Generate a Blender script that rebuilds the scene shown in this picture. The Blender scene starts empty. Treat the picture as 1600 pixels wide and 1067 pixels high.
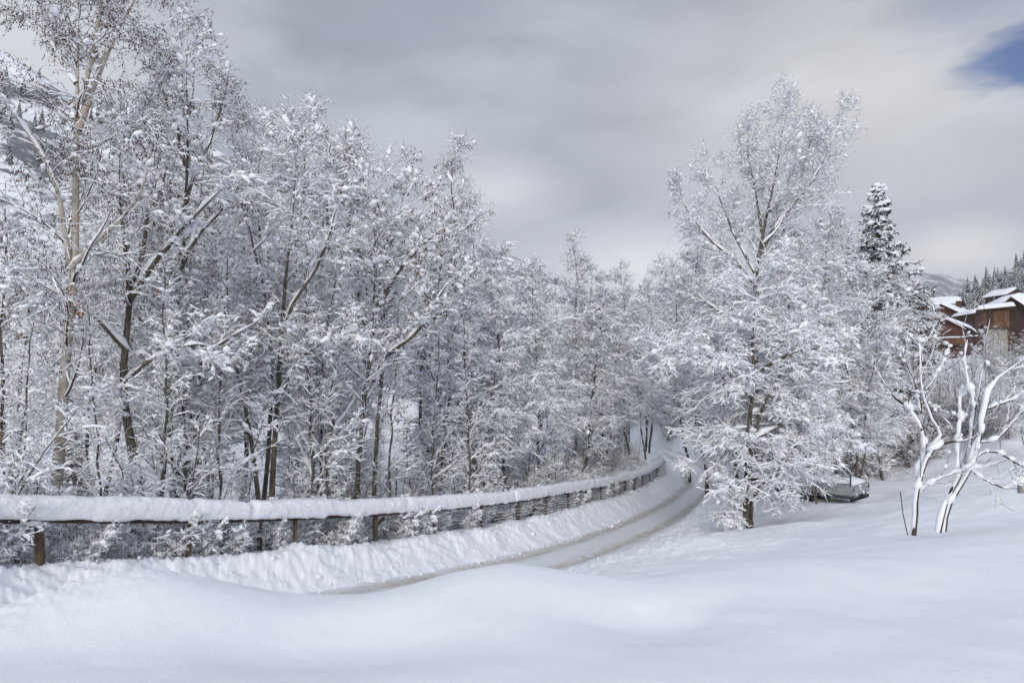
import bpy, math, random
import numpy as np
from mathutils import Vector, Matrix

# ------------------------------------------------------------------ camera, sky, sun
S = bpy.context.scene
COL = S.collection
PITCH = math.atan((600-533.5)/1067.0)
cam_d = bpy.data.cameras.new("camera"); cam = bpy.data.objects.new("camera", cam_d); COL.objects.link(cam)
cam_d.lens = 24.0; cam_d.sensor_width = 36.0; cam_d.clip_start = 0.05; cam_d.clip_end = 6000
cam.location = (0, 0, 0); cam.rotation_euler = (math.pi/2 + PITCH, 0, 0)
S.camera = cam
S.render.resolution_x, S.render.resolution_y = 1024, 682
S.view_settings.view_transform = 'Standard'; S.view_settings.look = 'None'
S.view_settings.gamma = 1.0; S.view_settings.exposure = 0.0
S.view_settings.use_curve_mapping = False
S.cycles.max_bounces = 7; S.cycles.diffuse_bounces = 5; S.cycles.glossy_bounces = 2
S.cycles.transmission_bounces = 2; S.cycles.volume_bounces = 0
S.cycles.use_denoising = True
S.cycles.caustics_reflective = False; S.cycles.caustics_refractive = False

def ray(px, py):
    a = (px-800)/1067.0; b = -(py-533.5)/1067.0
    c, s = math.cos(PITCH), math.sin(PITCH)
    return np.array([a, c - b*s, s + b*c])
def P(px, py, Y):
    r = ray(px, py)
    return r * (Y/r[1])

SUN_EL, SUN_AZ = math.radians(19), math.radians(188)     # azimuth clockwise from +Y (view direction)
sd = bpy.data.lights.new("sun", 'SUN'); sun = bpy.data.objects.new("sun", sd); COL.objects.link(sun)
sd.energy = 2.45; sd.angle = math.radians(14); sd.color = (1.0, 0.93, 0.84)
sv = Vector((math.sin(SUN_AZ)*math.cos(SUN_EL), math.cos(SUN_AZ)*math.cos(SUN_EL), math.sin(SUN_EL)))
sun.rotation_euler = sv.to_track_quat('Z', 'Y').to_euler()

class NT:
    """tiny node-tree helper"""
    def __init__(s, tree): s.t = tree; s.n = tree.nodes; s.l = tree.links
    def node(s, typ, ins=None, **props):
        n = s.n.new(typ)
        for k, v in props.items(): setattr(n, k, v)
        for k, v in (ins or {}).items():
            sock = n.inputs[k]
            if isinstance(v, bpy.types.NodeSocket): s.l.new(v, sock)
            else: sock.default_value = v
        return n
    def math(s, op, a, b=None, c=None, clamp=False):
        ins = {0: a}
        if b is not None: ins[1] = b
        if c is not None: ins[2] = c
        n = s.node('ShaderNodeMath', ins, operation=op); n.use_clamp = clamp
        return n.outputs[0]
    def mix(s, f, a, b, typ='MIX'):
        n = s.node('ShaderNodeMix', data_type='RGBA', blend_type=typ)
        for i, v in ((0, f), (6, a), (7, b)):
            if isinstance(v, bpy.types.NodeSocket): s.l.new(v, n.inputs[i])
            else: n.inputs[i].default_value = v
        return n.outputs[2]
    def step(s, x, lo, hi):
        n = s.node('ShaderNodeMapRange', {0: x, 1: lo, 2: hi, 3: 0.0, 4: 1.0}); n.interpolation_type = 'SMOOTHSTEP'
        return n.outputs[0]
    def noise(s, vec, scale, detail=4, rough=0.55, dist=0.0):
        return s.node('ShaderNodeTexNoise', {'Vector': vec, 'Scale': scale, 'Detail': detail, 'Roughness': rough, 'Distortion': dist}).outputs[0]

W = bpy.data.worlds.new("World"); S.world = W; W.use_nodes = True
W.cycles.sampling_method = 'MANUAL'; W.cycles.sample_map_resolution = 512
w = NT(W.node_tree); w.n.clear()
sky = w.node('ShaderNodeTexSky', sky_type='NISHITA', sun_disc=False, sun_elevation=SUN_EL, sun_rotation=SUN_AZ, altitude=1000, air_density=1.0, dust_density=0.0, ozone_density=5.0)
tc = w.node('ShaderNodeTexCoord').outputs['Generated']
sep = w.node('ShaderNodeSeparateXYZ', {0: tc})
mp = w.node('ShaderNodeMapping', {'Vector': tc, 'Scale': (1.0, 1.0, 2.6)}).outputs[0]
n_big = w.noise(mp, 1.7, 5, 0.5, 0.4)
n_mid = w.noise(mp, 4.5, 6, 0.5, 0.3)
def spot(px, py, c_in, c_out, sx=0.0, amp=0.0, nz=None):
    r = ray(px, py); r = r/np.linalg.norm(r)
    d = w.node('ShaderNodeVectorMath', {0: tc, 1: tuple(r)}, operation='SUBTRACT').outputs[0]
    d = w.node('ShaderNodeVectorMath', {0: d, 1: (1.0, 1.0, sx or 1.0)}, operation='MULTIPLY').outputs[0]
    L = w.node('ShaderNodeVectorMath', {0: d}, operation='LENGTH').outputs['Value']
    if amp: L = w.math('ADD', L, w.math('MULTIPLY', w.math('SUBTRACT', nz, 0.5), amp))
    return w.math('SUBTRACT', 1.0, w.step(L, c_in, c_out))
cloud = w.mix(w.step(n_big, 0.38, 0.62), (0.33, 0.37, 0.455, 1), (0.53, 0.565, 0.64, 1))
b1 = spot(1370, 150, 0.02, 0.46, 2.1, 0.45, n_big)
cloud = w.mix(w.math('MULTIPLY', b1, 0.9), cloud, (0.76, 0.76, 0.76, 1))
b2 = spot(1490, 395, 0.0, 0.11, 2.0, 0.18, n_mid)
cloud = w.mix(w.math('MULTIPLY', b2, 0.8), cloud, (0.98, 0.97, 0.96, 1))
b3 = spot(770, 300, 0.0, 0.16, 2.2, 0.25, n_mid)
cloud = w.mix(w.math('MULTIPLY', b3, 0.75), cloud, (0.84, 0.86, 0.90, 1))
b4 = spot(1010, 420, 0.0, 0.20, 2.0, 0.1, n_mid)
cloud = w.mix(w.math('MULTIPLY', b4, 0.85), cloud, (0.95, 0.96, 0.99, 1))
b5 = spot(20, 90, 0.0, 0.22, 1.2, 0.1, n_mid)
cloud = w.mix(w.math('MULTIPLY', b5, 0.9), cloud, (0.86, 0.88, 0.92, 1))
low = w.math('SUBTRACT', 1.0, w.step(w.math('ADD', sep.outputs[2], w.math('MULTIPLY', n_mid, 0.10)), 0.06, 0.30))
cloud = w.mix(w.math('MULTIPLY', low, 0.6), cloud, (0.84, 0.86, 0.90, 1))
n_wisp = w.noise(mp, 9.0, 8, 0.6, 0.5)
fine = w.math('MULTIPLY_ADD', n_wisp, 0.22, w.math('MULTIPLY_ADD', n_mid, 0.50, 0.66))
cloud = w.mix(1.0, cloud, w.node('ShaderNodeCombineXYZ', {0: fine, 1: fine, 2: fine}).outputs[0], 'MULTIPLY')
# unseen cloud overhead and behind the camera, brightened to add light to the scene
zen = w.step(sep.outputs[2], 0.45, 0.95)
back = w.step(sep.outputs[1], 0.15, -0.7)
k = w.math('ADD', w.math('MULTIPLY', zen, 0.85), w.math('ADD', w.math('MULTIPLY', back, 0.60), 1.0))
cloud = w.mix(1.0, cloud, w.node('ShaderNodeCombineXYZ', {0: w.math('MULTIPLY_ADD', k, 1.02, -.02), 1: k, 2: w.math('MULTIPLY_ADD', k, 1.0, 0.0)}).outputs[0], 'MULTIPLY')
hole = spot(1636, 86, 0.020, 0.100, 1.6, 0.13, n_wisp)
hole2 = spot(1540, -5, 0.0, 0.14, 2.0, 0.12, n_wisp)
hole = w.math('MAXIMUM', hole, w.math('MULTIPLY', hole2, 0.45))
bg_c = w.node('ShaderNodeBackground', {0: cloud, 1: 1.0})
sky_c = w.mix(1.0, sky.outputs[0], (0.07, 0.42, 0.72, 1), 'MULTIPLY')
bg_s = w.node('ShaderNodeBackground', {0: sky_c, 1: 0.12})
mx = w.node('ShaderNodeMixShader', {0: hole, 1: bg_c.outputs[0], 2: bg_s.outputs[0]})
w.node('ShaderNodeOutputWorld', {0: mx.outputs[0]})

# ------------------------------------------------------------------ helpers
def mesh_obj(name, v, f4=None, f3=None, mat=None, parent=None, smooth=True, uv=None):
    me = bpy.data.meshes.new(name)
    v = np.asarray(v, dtype=np.float32)
    f4 = np.zeros((0, 4), np.int32) if f4 is None else np.asarray(f4, np.int32).reshape(-1, 4)
    f3 = np.zeros((0, 3), np.int32) if f3 is None else np.asarray(f3, np.int32).reshape(-1, 3)
    me.vertices.add(len(v)); me.vertices.foreach_set('co', v.ravel())
    loops = np.concatenate([f4.ravel(), f3.ravel()]).astype(np.int32)
    me.loops.add(len(loops)); me.loops.foreach_set('vertex_index', loops)
    n4, n3 = len(f4), len(f3)
    starts = np.concatenate([np.arange(n4)*4, n4*4+np.arange(n3)*3]).astype(np.int32)
    me.polygons.add(n4+n3); me.polygons.foreach_set('loop_start', starts)
    me.polygons.foreach_set('use_smooth', np.full(n4+n3, smooth, dtype=bool))
    if uv is not None:
        lay = me.uv_layers.new(name='UVMap')
        lay.data.foreach_set('uv', np.asarray(uv, np.float32)[loops].ravel())
    me.update(calc_edges=True)
    if mat: me.materials.append(mat)
    o = bpy.data.objects.new(name, me); COL.objects.link(o)
    if parent: o.parent = parent
    return o
def tag(o, label=None, cat=None, group=None, kind=None):
    if label: o['label'] = label
    if cat: o['category'] = cat
    if group: o['group'] = group
    if kind: o['kind'] = kind
    return o
def empty(name, loc, label, cat, group=None):
    o = bpy.data.objects.new(name, None); COL.objects.link(o); o.location = tuple(float(c) for c in loc)
    o.empty_display_size = 0.3
    return tag(o, label, cat, group)
def copy_tree(root, loc, rotz, sc=1.0, label=None, group=None, tilt=(0, 0)):
    r = root.copy(); COL.objects.link(r); r.location = tuple(float(c) for c in loc)
    r.rotation_euler = (tilt[0], tilt[1], rotz)
    r.scale = (sc, sc, sc) if np.isscalar(sc) else sc
    if label: r['label'] = label
    if group: r['group'] = group
    elif 'group' in r: del r['group']
    for ch in root.children:
        c = ch.copy(); COL.objects.link(c); c.parent = r
        for g in ch.children:
            d = g.copy(); COL.objects.link(d); d.parent = c
    return r

class MB:
    """collects simple solids into one mesh"""
    def __init__(s): s.v = []; s.f4 = []; s.f3 = []; s.n = 0
    def add(s, v, f4=None, f3=None):
        v = np.asarray(v, float); s.v.append(v)
        if f4 is not None and len(f4): s.f4.append(np.asarray(f4)+s.n)
        if f3 is not None and len(f3): s.f3.append(np.asarray(f3)+s.n)
        s.n += len(v)
    def box(s, c, size, R=None):
        q = np.array([[x, y, z] for x in (-.5, .5) for y in (-.5, .5) for z in (-.5, .5)])*np.array(size)
        if R is not None: q = q @ np.asarray(R).T
        s.add(q+np.array(c), [[0, 1, 3, 2], [4, 6, 7, 5], [0, 4, 5, 1], [2, 3, 7, 6], [0, 2, 6, 4], [1, 5, 7, 3]])
    def hexa(s, p):   # 8 points: bottom ring 0-3, top ring 4-7
        s.add(p, [[3, 2, 1, 0], [4, 5, 6, 7], [0, 1, 5, 4], [1, 2, 6, 5], [2, 3, 7, 6], [3, 0, 4, 7]])
    def tube(s, pts, rad, k=6, cap=True):
        pts = np.asarray(pts, float)[None]; rad = np.broadcast_to(np.asarray(rad, float), (pts.shape[1],))[None]
        v, f = tubes(pts, rad, k); s.add(v, f)
        if cap:
            m = pts.shape[1]; base = s.n-len(v)
            for e in (0, (m-1)*k):
                c = v[e:e+k].mean(0); s.add([c], None)
                ci = s.n-1
                s.f3.append(np.array([[base+e+j, base+e+(j+1) % k, ci] if e else [base+e+(j+1) % k, base+e+j, ci] for j in range(k)]))
    def build(s, name, mat, parent=None, smooth=False):
        return mesh_obj(name, np.concatenate(s.v), np.concatenate(s.f4) if s.f4 else None,
                        np.concatenate(s.f3) if s.f3 else None, mat, parent, smooth)

def frames(Pn):
    T = np.gradient(Pn, axis=1)
    T /= np.linalg.norm(T, axis=2, keepdims=True)+1e-9
    ref = np.zeros_like(T); ref[..., 2] = 1
    vert = np.abs(T[..., 2]) > 0.95
    ref[vert] = (0, 1, 0)
    Sd = np.cross(T, ref); Sd /= np.linalg.norm(Sd, axis=2, keepdims=True)+1e-9
    U = np.cross(Sd, T)
    return T, Sd, U
def ring_faces(N, m, k):
    i = np.arange(N)[:, None, None]*m*k; j = np.arange(m-1)[None, :, None]*k; q = np.arange(k)[None, None, :]
    q2 = (q+1) % k
    return np.stack([i+j+q, i+j+q2, i+j+k+q2, i+j+k+q], axis=-1).reshape(-1, 4)
def tubes(Pn, Rn, k):
    # a fixed frame per polyline avoids twisting
    N, m, _ = Pn.shape
    T0 = Pn[:, -1]-Pn[:, 0]; T0 /= np.linalg.norm(T0, axis=1, keepdims=True)+1e-9
    ref = np.zeros_like(T0); ref[:, 2] = 1; ref[np.abs(T0[:, 2]) > .8] = (0, 1, 0)
    T = np.gradient(Pn, axis=1); T /= np.linalg.norm(T, axis=2, keepdims=True)+1e-9
    Sd = np.cross(T, ref[:, None, :]); Sd /= np.linalg.norm(Sd, axis=2, keepdims=True)+1e-9
    U = np.cross(Sd, T)
    a = np.arange(k)*2*math.pi/k
    v = Pn[:, :, None, :] + Rn[:, :, None, None]*(np.cos(a)[None, None, :, None]*Sd[:, :, None, :] + np.sin(a)[None, None, :, None]*U[:, :, None, :])
    return v.reshape(-1, 3), ring_faces(N, m, k)

# --- 2-D value noise in numpy
def vnoise(x, y, seed=0):
    xi = np.floor(x).astype(np.int64); yi = np.floor(y).astype(np.int64)
    fx = x-xi; fy = y-yi; fx = fx*fx*(3-2*fx); fy = fy*fy*(3-2*fy)
    def h(a, b):
        n = (a*374761393 + b*668265263 + seed*974634777) & 0x7fffffff
        n = ((n ^ (n >> 13))*1274126177) & 0x7fffffff
        return ((n ^ (n >> 16)) & 0xffff)/65535.0
    return (h(xi, yi)*(1-fx)+h(xi+1, yi)*fx)*(1-fy)+(h(xi, yi+1)*(1-fx)+h(xi+1, yi+1)*fx)*fy
def fbm(x, y, o=4, seed=0, g=0.5):
    s = 0; a = 1; t = 0
    for i in range(o):
        s = s+a*(vnoise(x*2**i+17.3*i, y*2**i-9.1*i, seed+i)-.5); t += a; a *= g
    return s/t*2
def sst(lo, hi, x):
    t = np.clip((x-lo)/(hi-lo), 0, 1); return t*t*(3-2*t)

# ------------------------------------------------------------------ materials
def new_mat(name):
    m = bpy.data.materials.new(name); m.use_nodes = True
    t = NT(m.node_tree); t.n.clear()
    b = t.node('ShaderNodeBsdfPrincipled'); o = t.node('ShaderNodeOutputMaterial', {0: b.outputs[0]})
    return m, t, b
def link(t, b, key, v):
    if isinstance(v, bpy.types.NodeSocket): t.l.new(v, b.inputs[key])
    else: b.inputs[key].default_value = v
def simple(name, c1, c2=None, rough=0.8, scale=6, metallic=0.0, stretch=(1, 1, 1), bump=0.0):
    m, t, b = new_mat(name)
    tcn = t.node('ShaderNodeTexCoord').outputs['Object']
    mpn = t.node('ShaderNodeMapping', {'Vector': tcn, 'Scale': stretch}).outputs[0]
    n = t.noise(mpn, scale, 5, 0.6)
    c2 = c2 or tuple(c*0.6 for c in c1)
    link(t, b, 'Base Color', t.mix(t.step(n, 0.35, 0.65), (*c1, 1), (*c2, 1)))
    b.inputs['Roughness'].default_value = rough; b.inputs['Metallic'].default_value = metallic
    b.inputs['Specular IOR Level'].default_value = 0.3
    if bump:
        bp = t.node('ShaderNodeBump', {'Height': n, 'Strength': bump, 'Distance': 0.02}); t.l.new(bp.outputs[0], b.inputs['Normal'])
    return m
M = {}
SNOW = (0.87, 0.885, 0.915)
def snow_mat(name, scale, strength, dist, coarse=0.0):
    m, t, b = new_mat(name)
    tcn = t.node('ShaderNodeTexCoord').outputs['Object']
    n = t.noise(tcn, scale, 6, 0.62)
    big = t.noise(tcn, 0.7, 3, 0.5)
    link(t, b, 'Base Color', t.mix(big, (0.85, 0.865, 0.90, 1), (0.89, 0.90, 0.925, 1)))
    b.inputs['Roughness'].default_value = 0.55; b.inputs['Specular IOR Level'].default_value = 0.25
    bp = t.node('ShaderNodeBump', {'Height': n, 'Strength': strength, 'Distance': dist})
    t.l.new(bp.outputs[0], b.inputs['Normal'])
    return m
M['ground'] = snow_mat('snow_ground', 34.0, 0.5, 0.014)
M['snow'] = snow_mat('snow_on_branches', 30.0, 0.3, 0.02)
M['cap'] = snow_mat('snow_on_fence', 11.0, 0.7, 0.05)
M['bark'] = simple('bark_grey_brown', (0.16, 0.14, 0.11), (0.055, 0.045, 0.035), 0.9, 14, stretch=(1, 1, .25), bump=0.6)
M['bark_dark'] = simple('bark_dark', (0.085, 0.07, 0.055), (0.03, 0.025, 0.02), 0.9, 16, stretch=(1, 1, .25), bump=0.6)
M['twig'] = simple('twig_brown', (0.070, 0.052, 0.044), (0.035, 0.026, 0.022), 0.8, 3)
M['twig_red'] = simple('twig_reddish', (0.095, 0.058, 0.046), (0.05, 0.030, 0.026), 0.8, 3)
M['catkin'] = simple('catkin_brown', (0.12, 0.06, 0.05), (0.06, 0.03, 0.028), 0.8, 3)
M['seed'] = simple('seed_cluster_brown', (0.17, 0.10, 0.055), (0.08, 0.045, 0.03), 0.8, 3)
M['needle'] = simple('needles_dark_green', (0.030, 0.040, 0.030), (0.015, 0.022, 0.018), 0.8, 4)
M['leaf'] = simple('dry_leaf_orange', (0.42, 0.13, 0.03), (0.25, 0.07, 0.02), 0.7, 8)
M['wood'] = simple('weathered_post_wood', (0.16, 0.115, 0.075), (0.07, 0.05, 0.035), 0.85, 10, stretch=(1, 1, .15), bump=0.4)
M['rail'] = simple('rail_dark_wood', (0.085, 0.05, 0.035), (0.04, 0.025, 0.02), 0.8, 6)
M['wire'] = simple('galvanised_wire', (0.11, 0.11, 0.11), (0.05, 0.05, 0.05), 0.5, 5, 0.4)
M['alu'] = simple('aluminium_panel', (0.40, 0.43, 0.44), (0.30, 0.32, 0.33), 0.5, 2.2, 0.45)
M['rubber'] = simple('black_rubber', (0.02, 0.02, 0.02), (0.012, 0.012, 0.012), 0.8, 6)
M['steel'] = simple('grey_steel', (0.16, 0.17, 0.18), (0.10, 0.10, 0.11), 0.5, 5, 0.5)
M['chalet_red'] = simple('chalet_wood_red', (0.125, 0.055, 0.037), (0.075, 0.035, 0.025), 0.8, 1.5, stretch=(1, 1, 6))
M['chalet_dark'] = simple('chalet_wood_dark', (0.085, 0.05, 0.035), (0.04, 0.025, 0.02), 0.8, 1.5, stretch=(1, 1, 6))
M['chalet_warm'] = simple('chalet_wood_warm', (0.18, 0.09, 0.045), (0.08, 0.04, 0.024), 0.8, 1.2, stretch=(5, 5, .5))
M['concrete'] = simple('pale_concrete', (0.36, 0.34, 0.30), (0.27, 0.25, 0.22), 0.9, 0.8)
M['glass'] = simple('dark_window_glass', (0.03, 0.035, 0.045), (0.02, 0.02, 0.03), 0.15, 2)
M['paint_white'] = simple('white_paint', (0.7, 0.7, 0.7), (0.6, 0.6, 0.6), 0.6, 5)
M['blue'] = simple('blue_paint', (0.01, 0.13, 0.42), (0.01, 0.11, 0.36), 0.4, 2)
M['red'] = simple('red_plastic', (0.55, 0.08, 0.10), (0.40, 0.06, 0.08), 0.5, 5)
def birch_mat():
    m, t, b = new_mat('birch_bark')
    tcn = t.node('ShaderNodeTexCoord').outputs['Object']
    a = t.noise(t.node('ShaderNodeMapping', {'Vector': tcn, 'Scale': (3, 3, 26)}).outputs[0], 1.0, 4, .6)
    c = t.noise(tcn, 3.2, 4, .6)
    base = t.mix(t.step(c, .35, .7), (0.50, 0.46, 0.40, 1), (0.36, 0.30, 0.24, 1))
    base = t.mix(t.step(a, .58, .66), base, (0.05, 0.04, 0.035, 1))
    base = t.mix(t.step(c, .66, .72), base, (0.07, 0.05, 0.04, 1))
    link(t, b, 'Base Color', base); b.inputs['Roughness'].default_value = .75
    return m
M['birch'] = birch_mat()
def road_mat():
    m, t, b = new_mat('packed_snow_road')
    uv = t.node('ShaderNodeUVMap', uv_map='UVMap').outputs[0]
    sp = t.node('ShaderNodeSeparateXYZ', {0: uv})
    u = sp.outputs[0]
    tcn = t.node('ShaderNodeTexCoord').outputs['Object']
    n1 = t.noise(t.node('ShaderNodeMapping', {'Vector': uv, 'Scale': (3.0, .5, 1)}).outputs[0], 1.0, 5, .6)
    n2 = t.noise(tcn, 14, 6, .75)
    n3 = t.noise(tcn, 2.0, 4, .6)
    wob = t.math('MULTIPLY_ADD', n1, 0.5, -0.25)
    def track(c, wd):
        d = t.math('ABSOLUTE', t.math('SUBTRACT', t.math('ADD', u, wob), c))
        return t.math('SUBTRACT', 1.0, t.step(d, 0.02, wd))
    k1 = t.math('MAXIMUM', track(1.76, .46), t.math('MULTIPLY', track(3.22, .40), 0.95))
    n5 = t.noise(tcn, 48, 4, .7)
    speck = t.step(t.math('MULTIPLY_ADD', n5, .5, t.math('MULTIPLY', n2, .55)), 0.42, 0.62)
    k = t.math('MULTIPLY', k1, t.math('MULTIPLY_ADD', speck, 0.72, 0.24))
    k = t.math('MULTIPLY', k, t.step(n3, .22, .55), clamp=True)
    base = t.mix(n3, (0.76, 0.77, 0.79, 1), (0.84, 0.85, 0.87, 1))
    base = t.mix(t.math('MULTIPLY', t.step(u, .9, 3.9), 0.04), base, (.6, .56, .50, 1))
    base = t.mix(k, base, (0.36, 0.29, 0.20, 1))
    link(t, b, 'Base Color', base); b.inputs['Roughness'].default_value = .6
    bp = t.node('ShaderNodeBump', {'Height': n2, 'Strength': .8, 'Distance': .03}); t.l.new(bp.outputs[0], b.inputs['Normal'])
    return m
M['road'] = road_mat()

# ------------------------------------------------------------------ fence line, road line, terrain
FT = [(65, 814, 10.3), (300, 815, 12.5), (465, 810, 14.6), (590, 804, 16.8), (682, 797, 18.95), (755, 790, 21.1),
      (812, 783, 23.3), (860, 775, 25.6), (912, 766, 29.0), (959, 755, 33.5), (996, 745, 38.5), (1017, 735, 42.5), (1033, 722, 47.0)]
FP = [P(*q) for q in FT]
n_pre = 9
stp = FP[1]-FP[0]; stp_xy = np.array([stp[0], stp[1], -0.40])
PRE = [FP[0]-stp_xy*i for i in range(n_pre, 0, -1)]
POST = [np.array([12.0, 58, -5.15]), np.array([11.0, 66, -4.8]), np.array([6.0, 74, -4.2]), np.array([-2, 82, -3.2]), np.array([-14, 92, -1])]
CTRL = np.array(PRE+FP+POST)
def catmull(C, n=10):
    out = []
    for i in range(len(C)-1):
        p0 = C[max(i-1, 0)]; p1 = C[i]; p2 = C[i+1]; p3 = C[min(i+2, len(C)-1)]
        for t in np.linspace(0, 1, n, endpoint=False):
            out.append(.5*((2*p1)+(-p0+p2)*t+(2*p0-5*p1+4*p2-p3)*t*t+(-p0+3*p1-3*p2+p3)*t**3))
    out.append(C[-1]); return np.array(out)
CUR = catmull(CTRL, 8)
SEG = CUR[1:, :2]-CUR[:-1, :2]; SL = np.linalg.norm(SEG, axis=1); SC = np.concatenate([[0], np.cumsum(SL)])
RAILZ = CUR[:, 2]
S_OF = lambda i: SC[i*8]          # arc length of control point i
def curve_at(s):
    return np.array([np.interp(s, SC, CUR[:, 0]), np.interp(s, SC, CUR[:, 1]), np.interp(s, SC, RAILZ)])
def curve_n(s):
    a = curve_at(s-.3); b = curve_at(s+.3); d = (b-a)[:2]; d /= np.linalg.norm(d)
    return np.array([d[1], -d[0]]), d
def dist_curve(x, y):
    x = np.asarray(x, float); y = np.asarray(y, float)
    best = np.full(x.shape, 1e9); bs = np.zeros(x.shape); sg = np.ones(x.shape)
    for i in range(len(SEG)):
        dx = x-CUR[i, 0]; dy = y-CUR[i, 1]
        t = np.clip((dx*SEG[i, 0]+dy*SEG[i, 1])/(SL[i]**2), 0, 1)
        ex = dx-t*SEG[i, 0]; ey = dy-t*SEG[i, 1]; d = ex*ex+ey*ey
        k = d < best
        cr = dx*SEG[i, 1]-dy*SEG[i, 0]
        best = np.where(k, d, best); bs = np.where(k, SC[i]+t*SL[i], bs); sg = np.where(k, np.sign(cr), sg)
    return np.sqrt(best)*sg, bs
BASE_DROP, ROAD_DROP = 0.66, 1.22
cp = [(0, 1067, 3.5), (400, 1067, 3.6), (800, 1067, 3.6), (1200, 1067, 3.6), (1600, 1067, 3.5),
      (0, 952, 5.4), (100, 912, 5.9), (200, 893, 6.2), (300, 900, 6.3), (450, 924, 6.3), (620, 918, 6.6), (790, 884, 7.0), (930, 910, 7.2),
      (1130, 888, 8.0), (1350, 862, 9.0), (1600, 828, 9.5), (640, 985, 4.8), (300, 990, 4.6), (1000, 975, 5.0), (1400, 950, 5.5),
      (1166, 832, 21), (1350, 787, 27), (1400, 745, 36), (1600, 712, 34), (1560, 770, 23), (1430, 840, 10.6), (1600, 806, 14),
      (1300, 842, 15), (1150, 856, 15), (1000, 884, 13.4), (1060, 838, 20.5), (1250, 815, 21), (1200, 770, 28), (1480, 800, 18), (1150, 742, 36)]
C3 = [P(*q) for q in cp]
C3 += [np.array(q, float) for q in [(0, 0, -1.55), (0, -6, -1.3), (8, -4, -.9), (-8, -5, -.8), (14, 3, -1.1), (14, 9, -1.9), (22, 14, -2.2), (-3.6, 8.3, -3.05), (-2.3, 10.2, -3.5),
       (0, 10.3, -3.45), (1.4, 11, -3.3), (4, 12, -3.0), (-1.0, 12.4, -3.8), (.3, 14.8, -4.2), (3.8, 21.3, -5.0), (30, 40, -2.6), (40, 60, 0.0), (60, 90, 5), (75, 60, 5), (30, 90, 0), (22, 60, -4.4), (25, 48, -4.2),
       (-9, 15, -4.0), (-6, 18, -4.6), (-14, 14, -3.8), (-3, 24, -5.2), (0, 33, -5.6), (-12, 26, -4.7), (-25, 25, -4.0), (-8, 40, -4.3), (-2, 55, -3.6), (-30, 45, -1.8), (-40, 70, 2), (-14, 70, -.5),
       (5, 50, -4.8), (5, 66, -3.4), (0, 95, 0), (60, 20, 1), (45, -10, 1), (-40, 5, -2), (-30, -20, -1), (20, -30, 0)]]
C3 = np.array(C3)
def _phi(r2): return 0.5*r2*np.log(r2+1e-9)
def _rbf_fit(C):
    n = len(C); D = ((C[:, None, :2]-C[None, :, :2])**2).sum(-1)
    A = np.zeros((n+3, n+3)); A[:n, :n] = _phi(D)+np.eye(n)*0.15
    Pm = np.c_[np.ones(n), C[:, :2]]; A[:n, n:] = Pm; A[n:, :n] = Pm.T
    return np.linalg.solve(A, np.r_[C[:, 2], 0, 0, 0])
RW = _rbf_fit(C3)
def rbf(x, y):
    z = RW[-3]+RW[-2]*x+RW[-1]*y
    for i in range(len(C3)): z = z+RW[i]*_phi((x-C3[i, 0])**2+(y-C3[i, 1])**2)
    return z
MOUND = P(612, 690, 50.0)
BUMPS = [(P(230, 925, 5.6)[0], 5.6, .06, .9), (P(800, 915, 6.1)[0], 6.1, .05, .9), (P(540, 970, 4.9)[0], 4.9, -.17, .8), (P(1000, 960, 5.4)[0], 5.4, -.16, .7), (P(1280, 930, 6.6)[0], 6.6, .10, 1.4),
         (P(1500, 900, 6.0)[0], 6.0, -.10, 1.0), (P(60, 1010, 4.4)[0], 4.4, -.10, .7), (P(1560, 790, 17.)[0], 17, .35, 2.2), (P(1080, 850, 17)[0], 17, .22, 1.0), (P(1240, 815, 19)[0], 19, .15, 1.3)]
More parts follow.
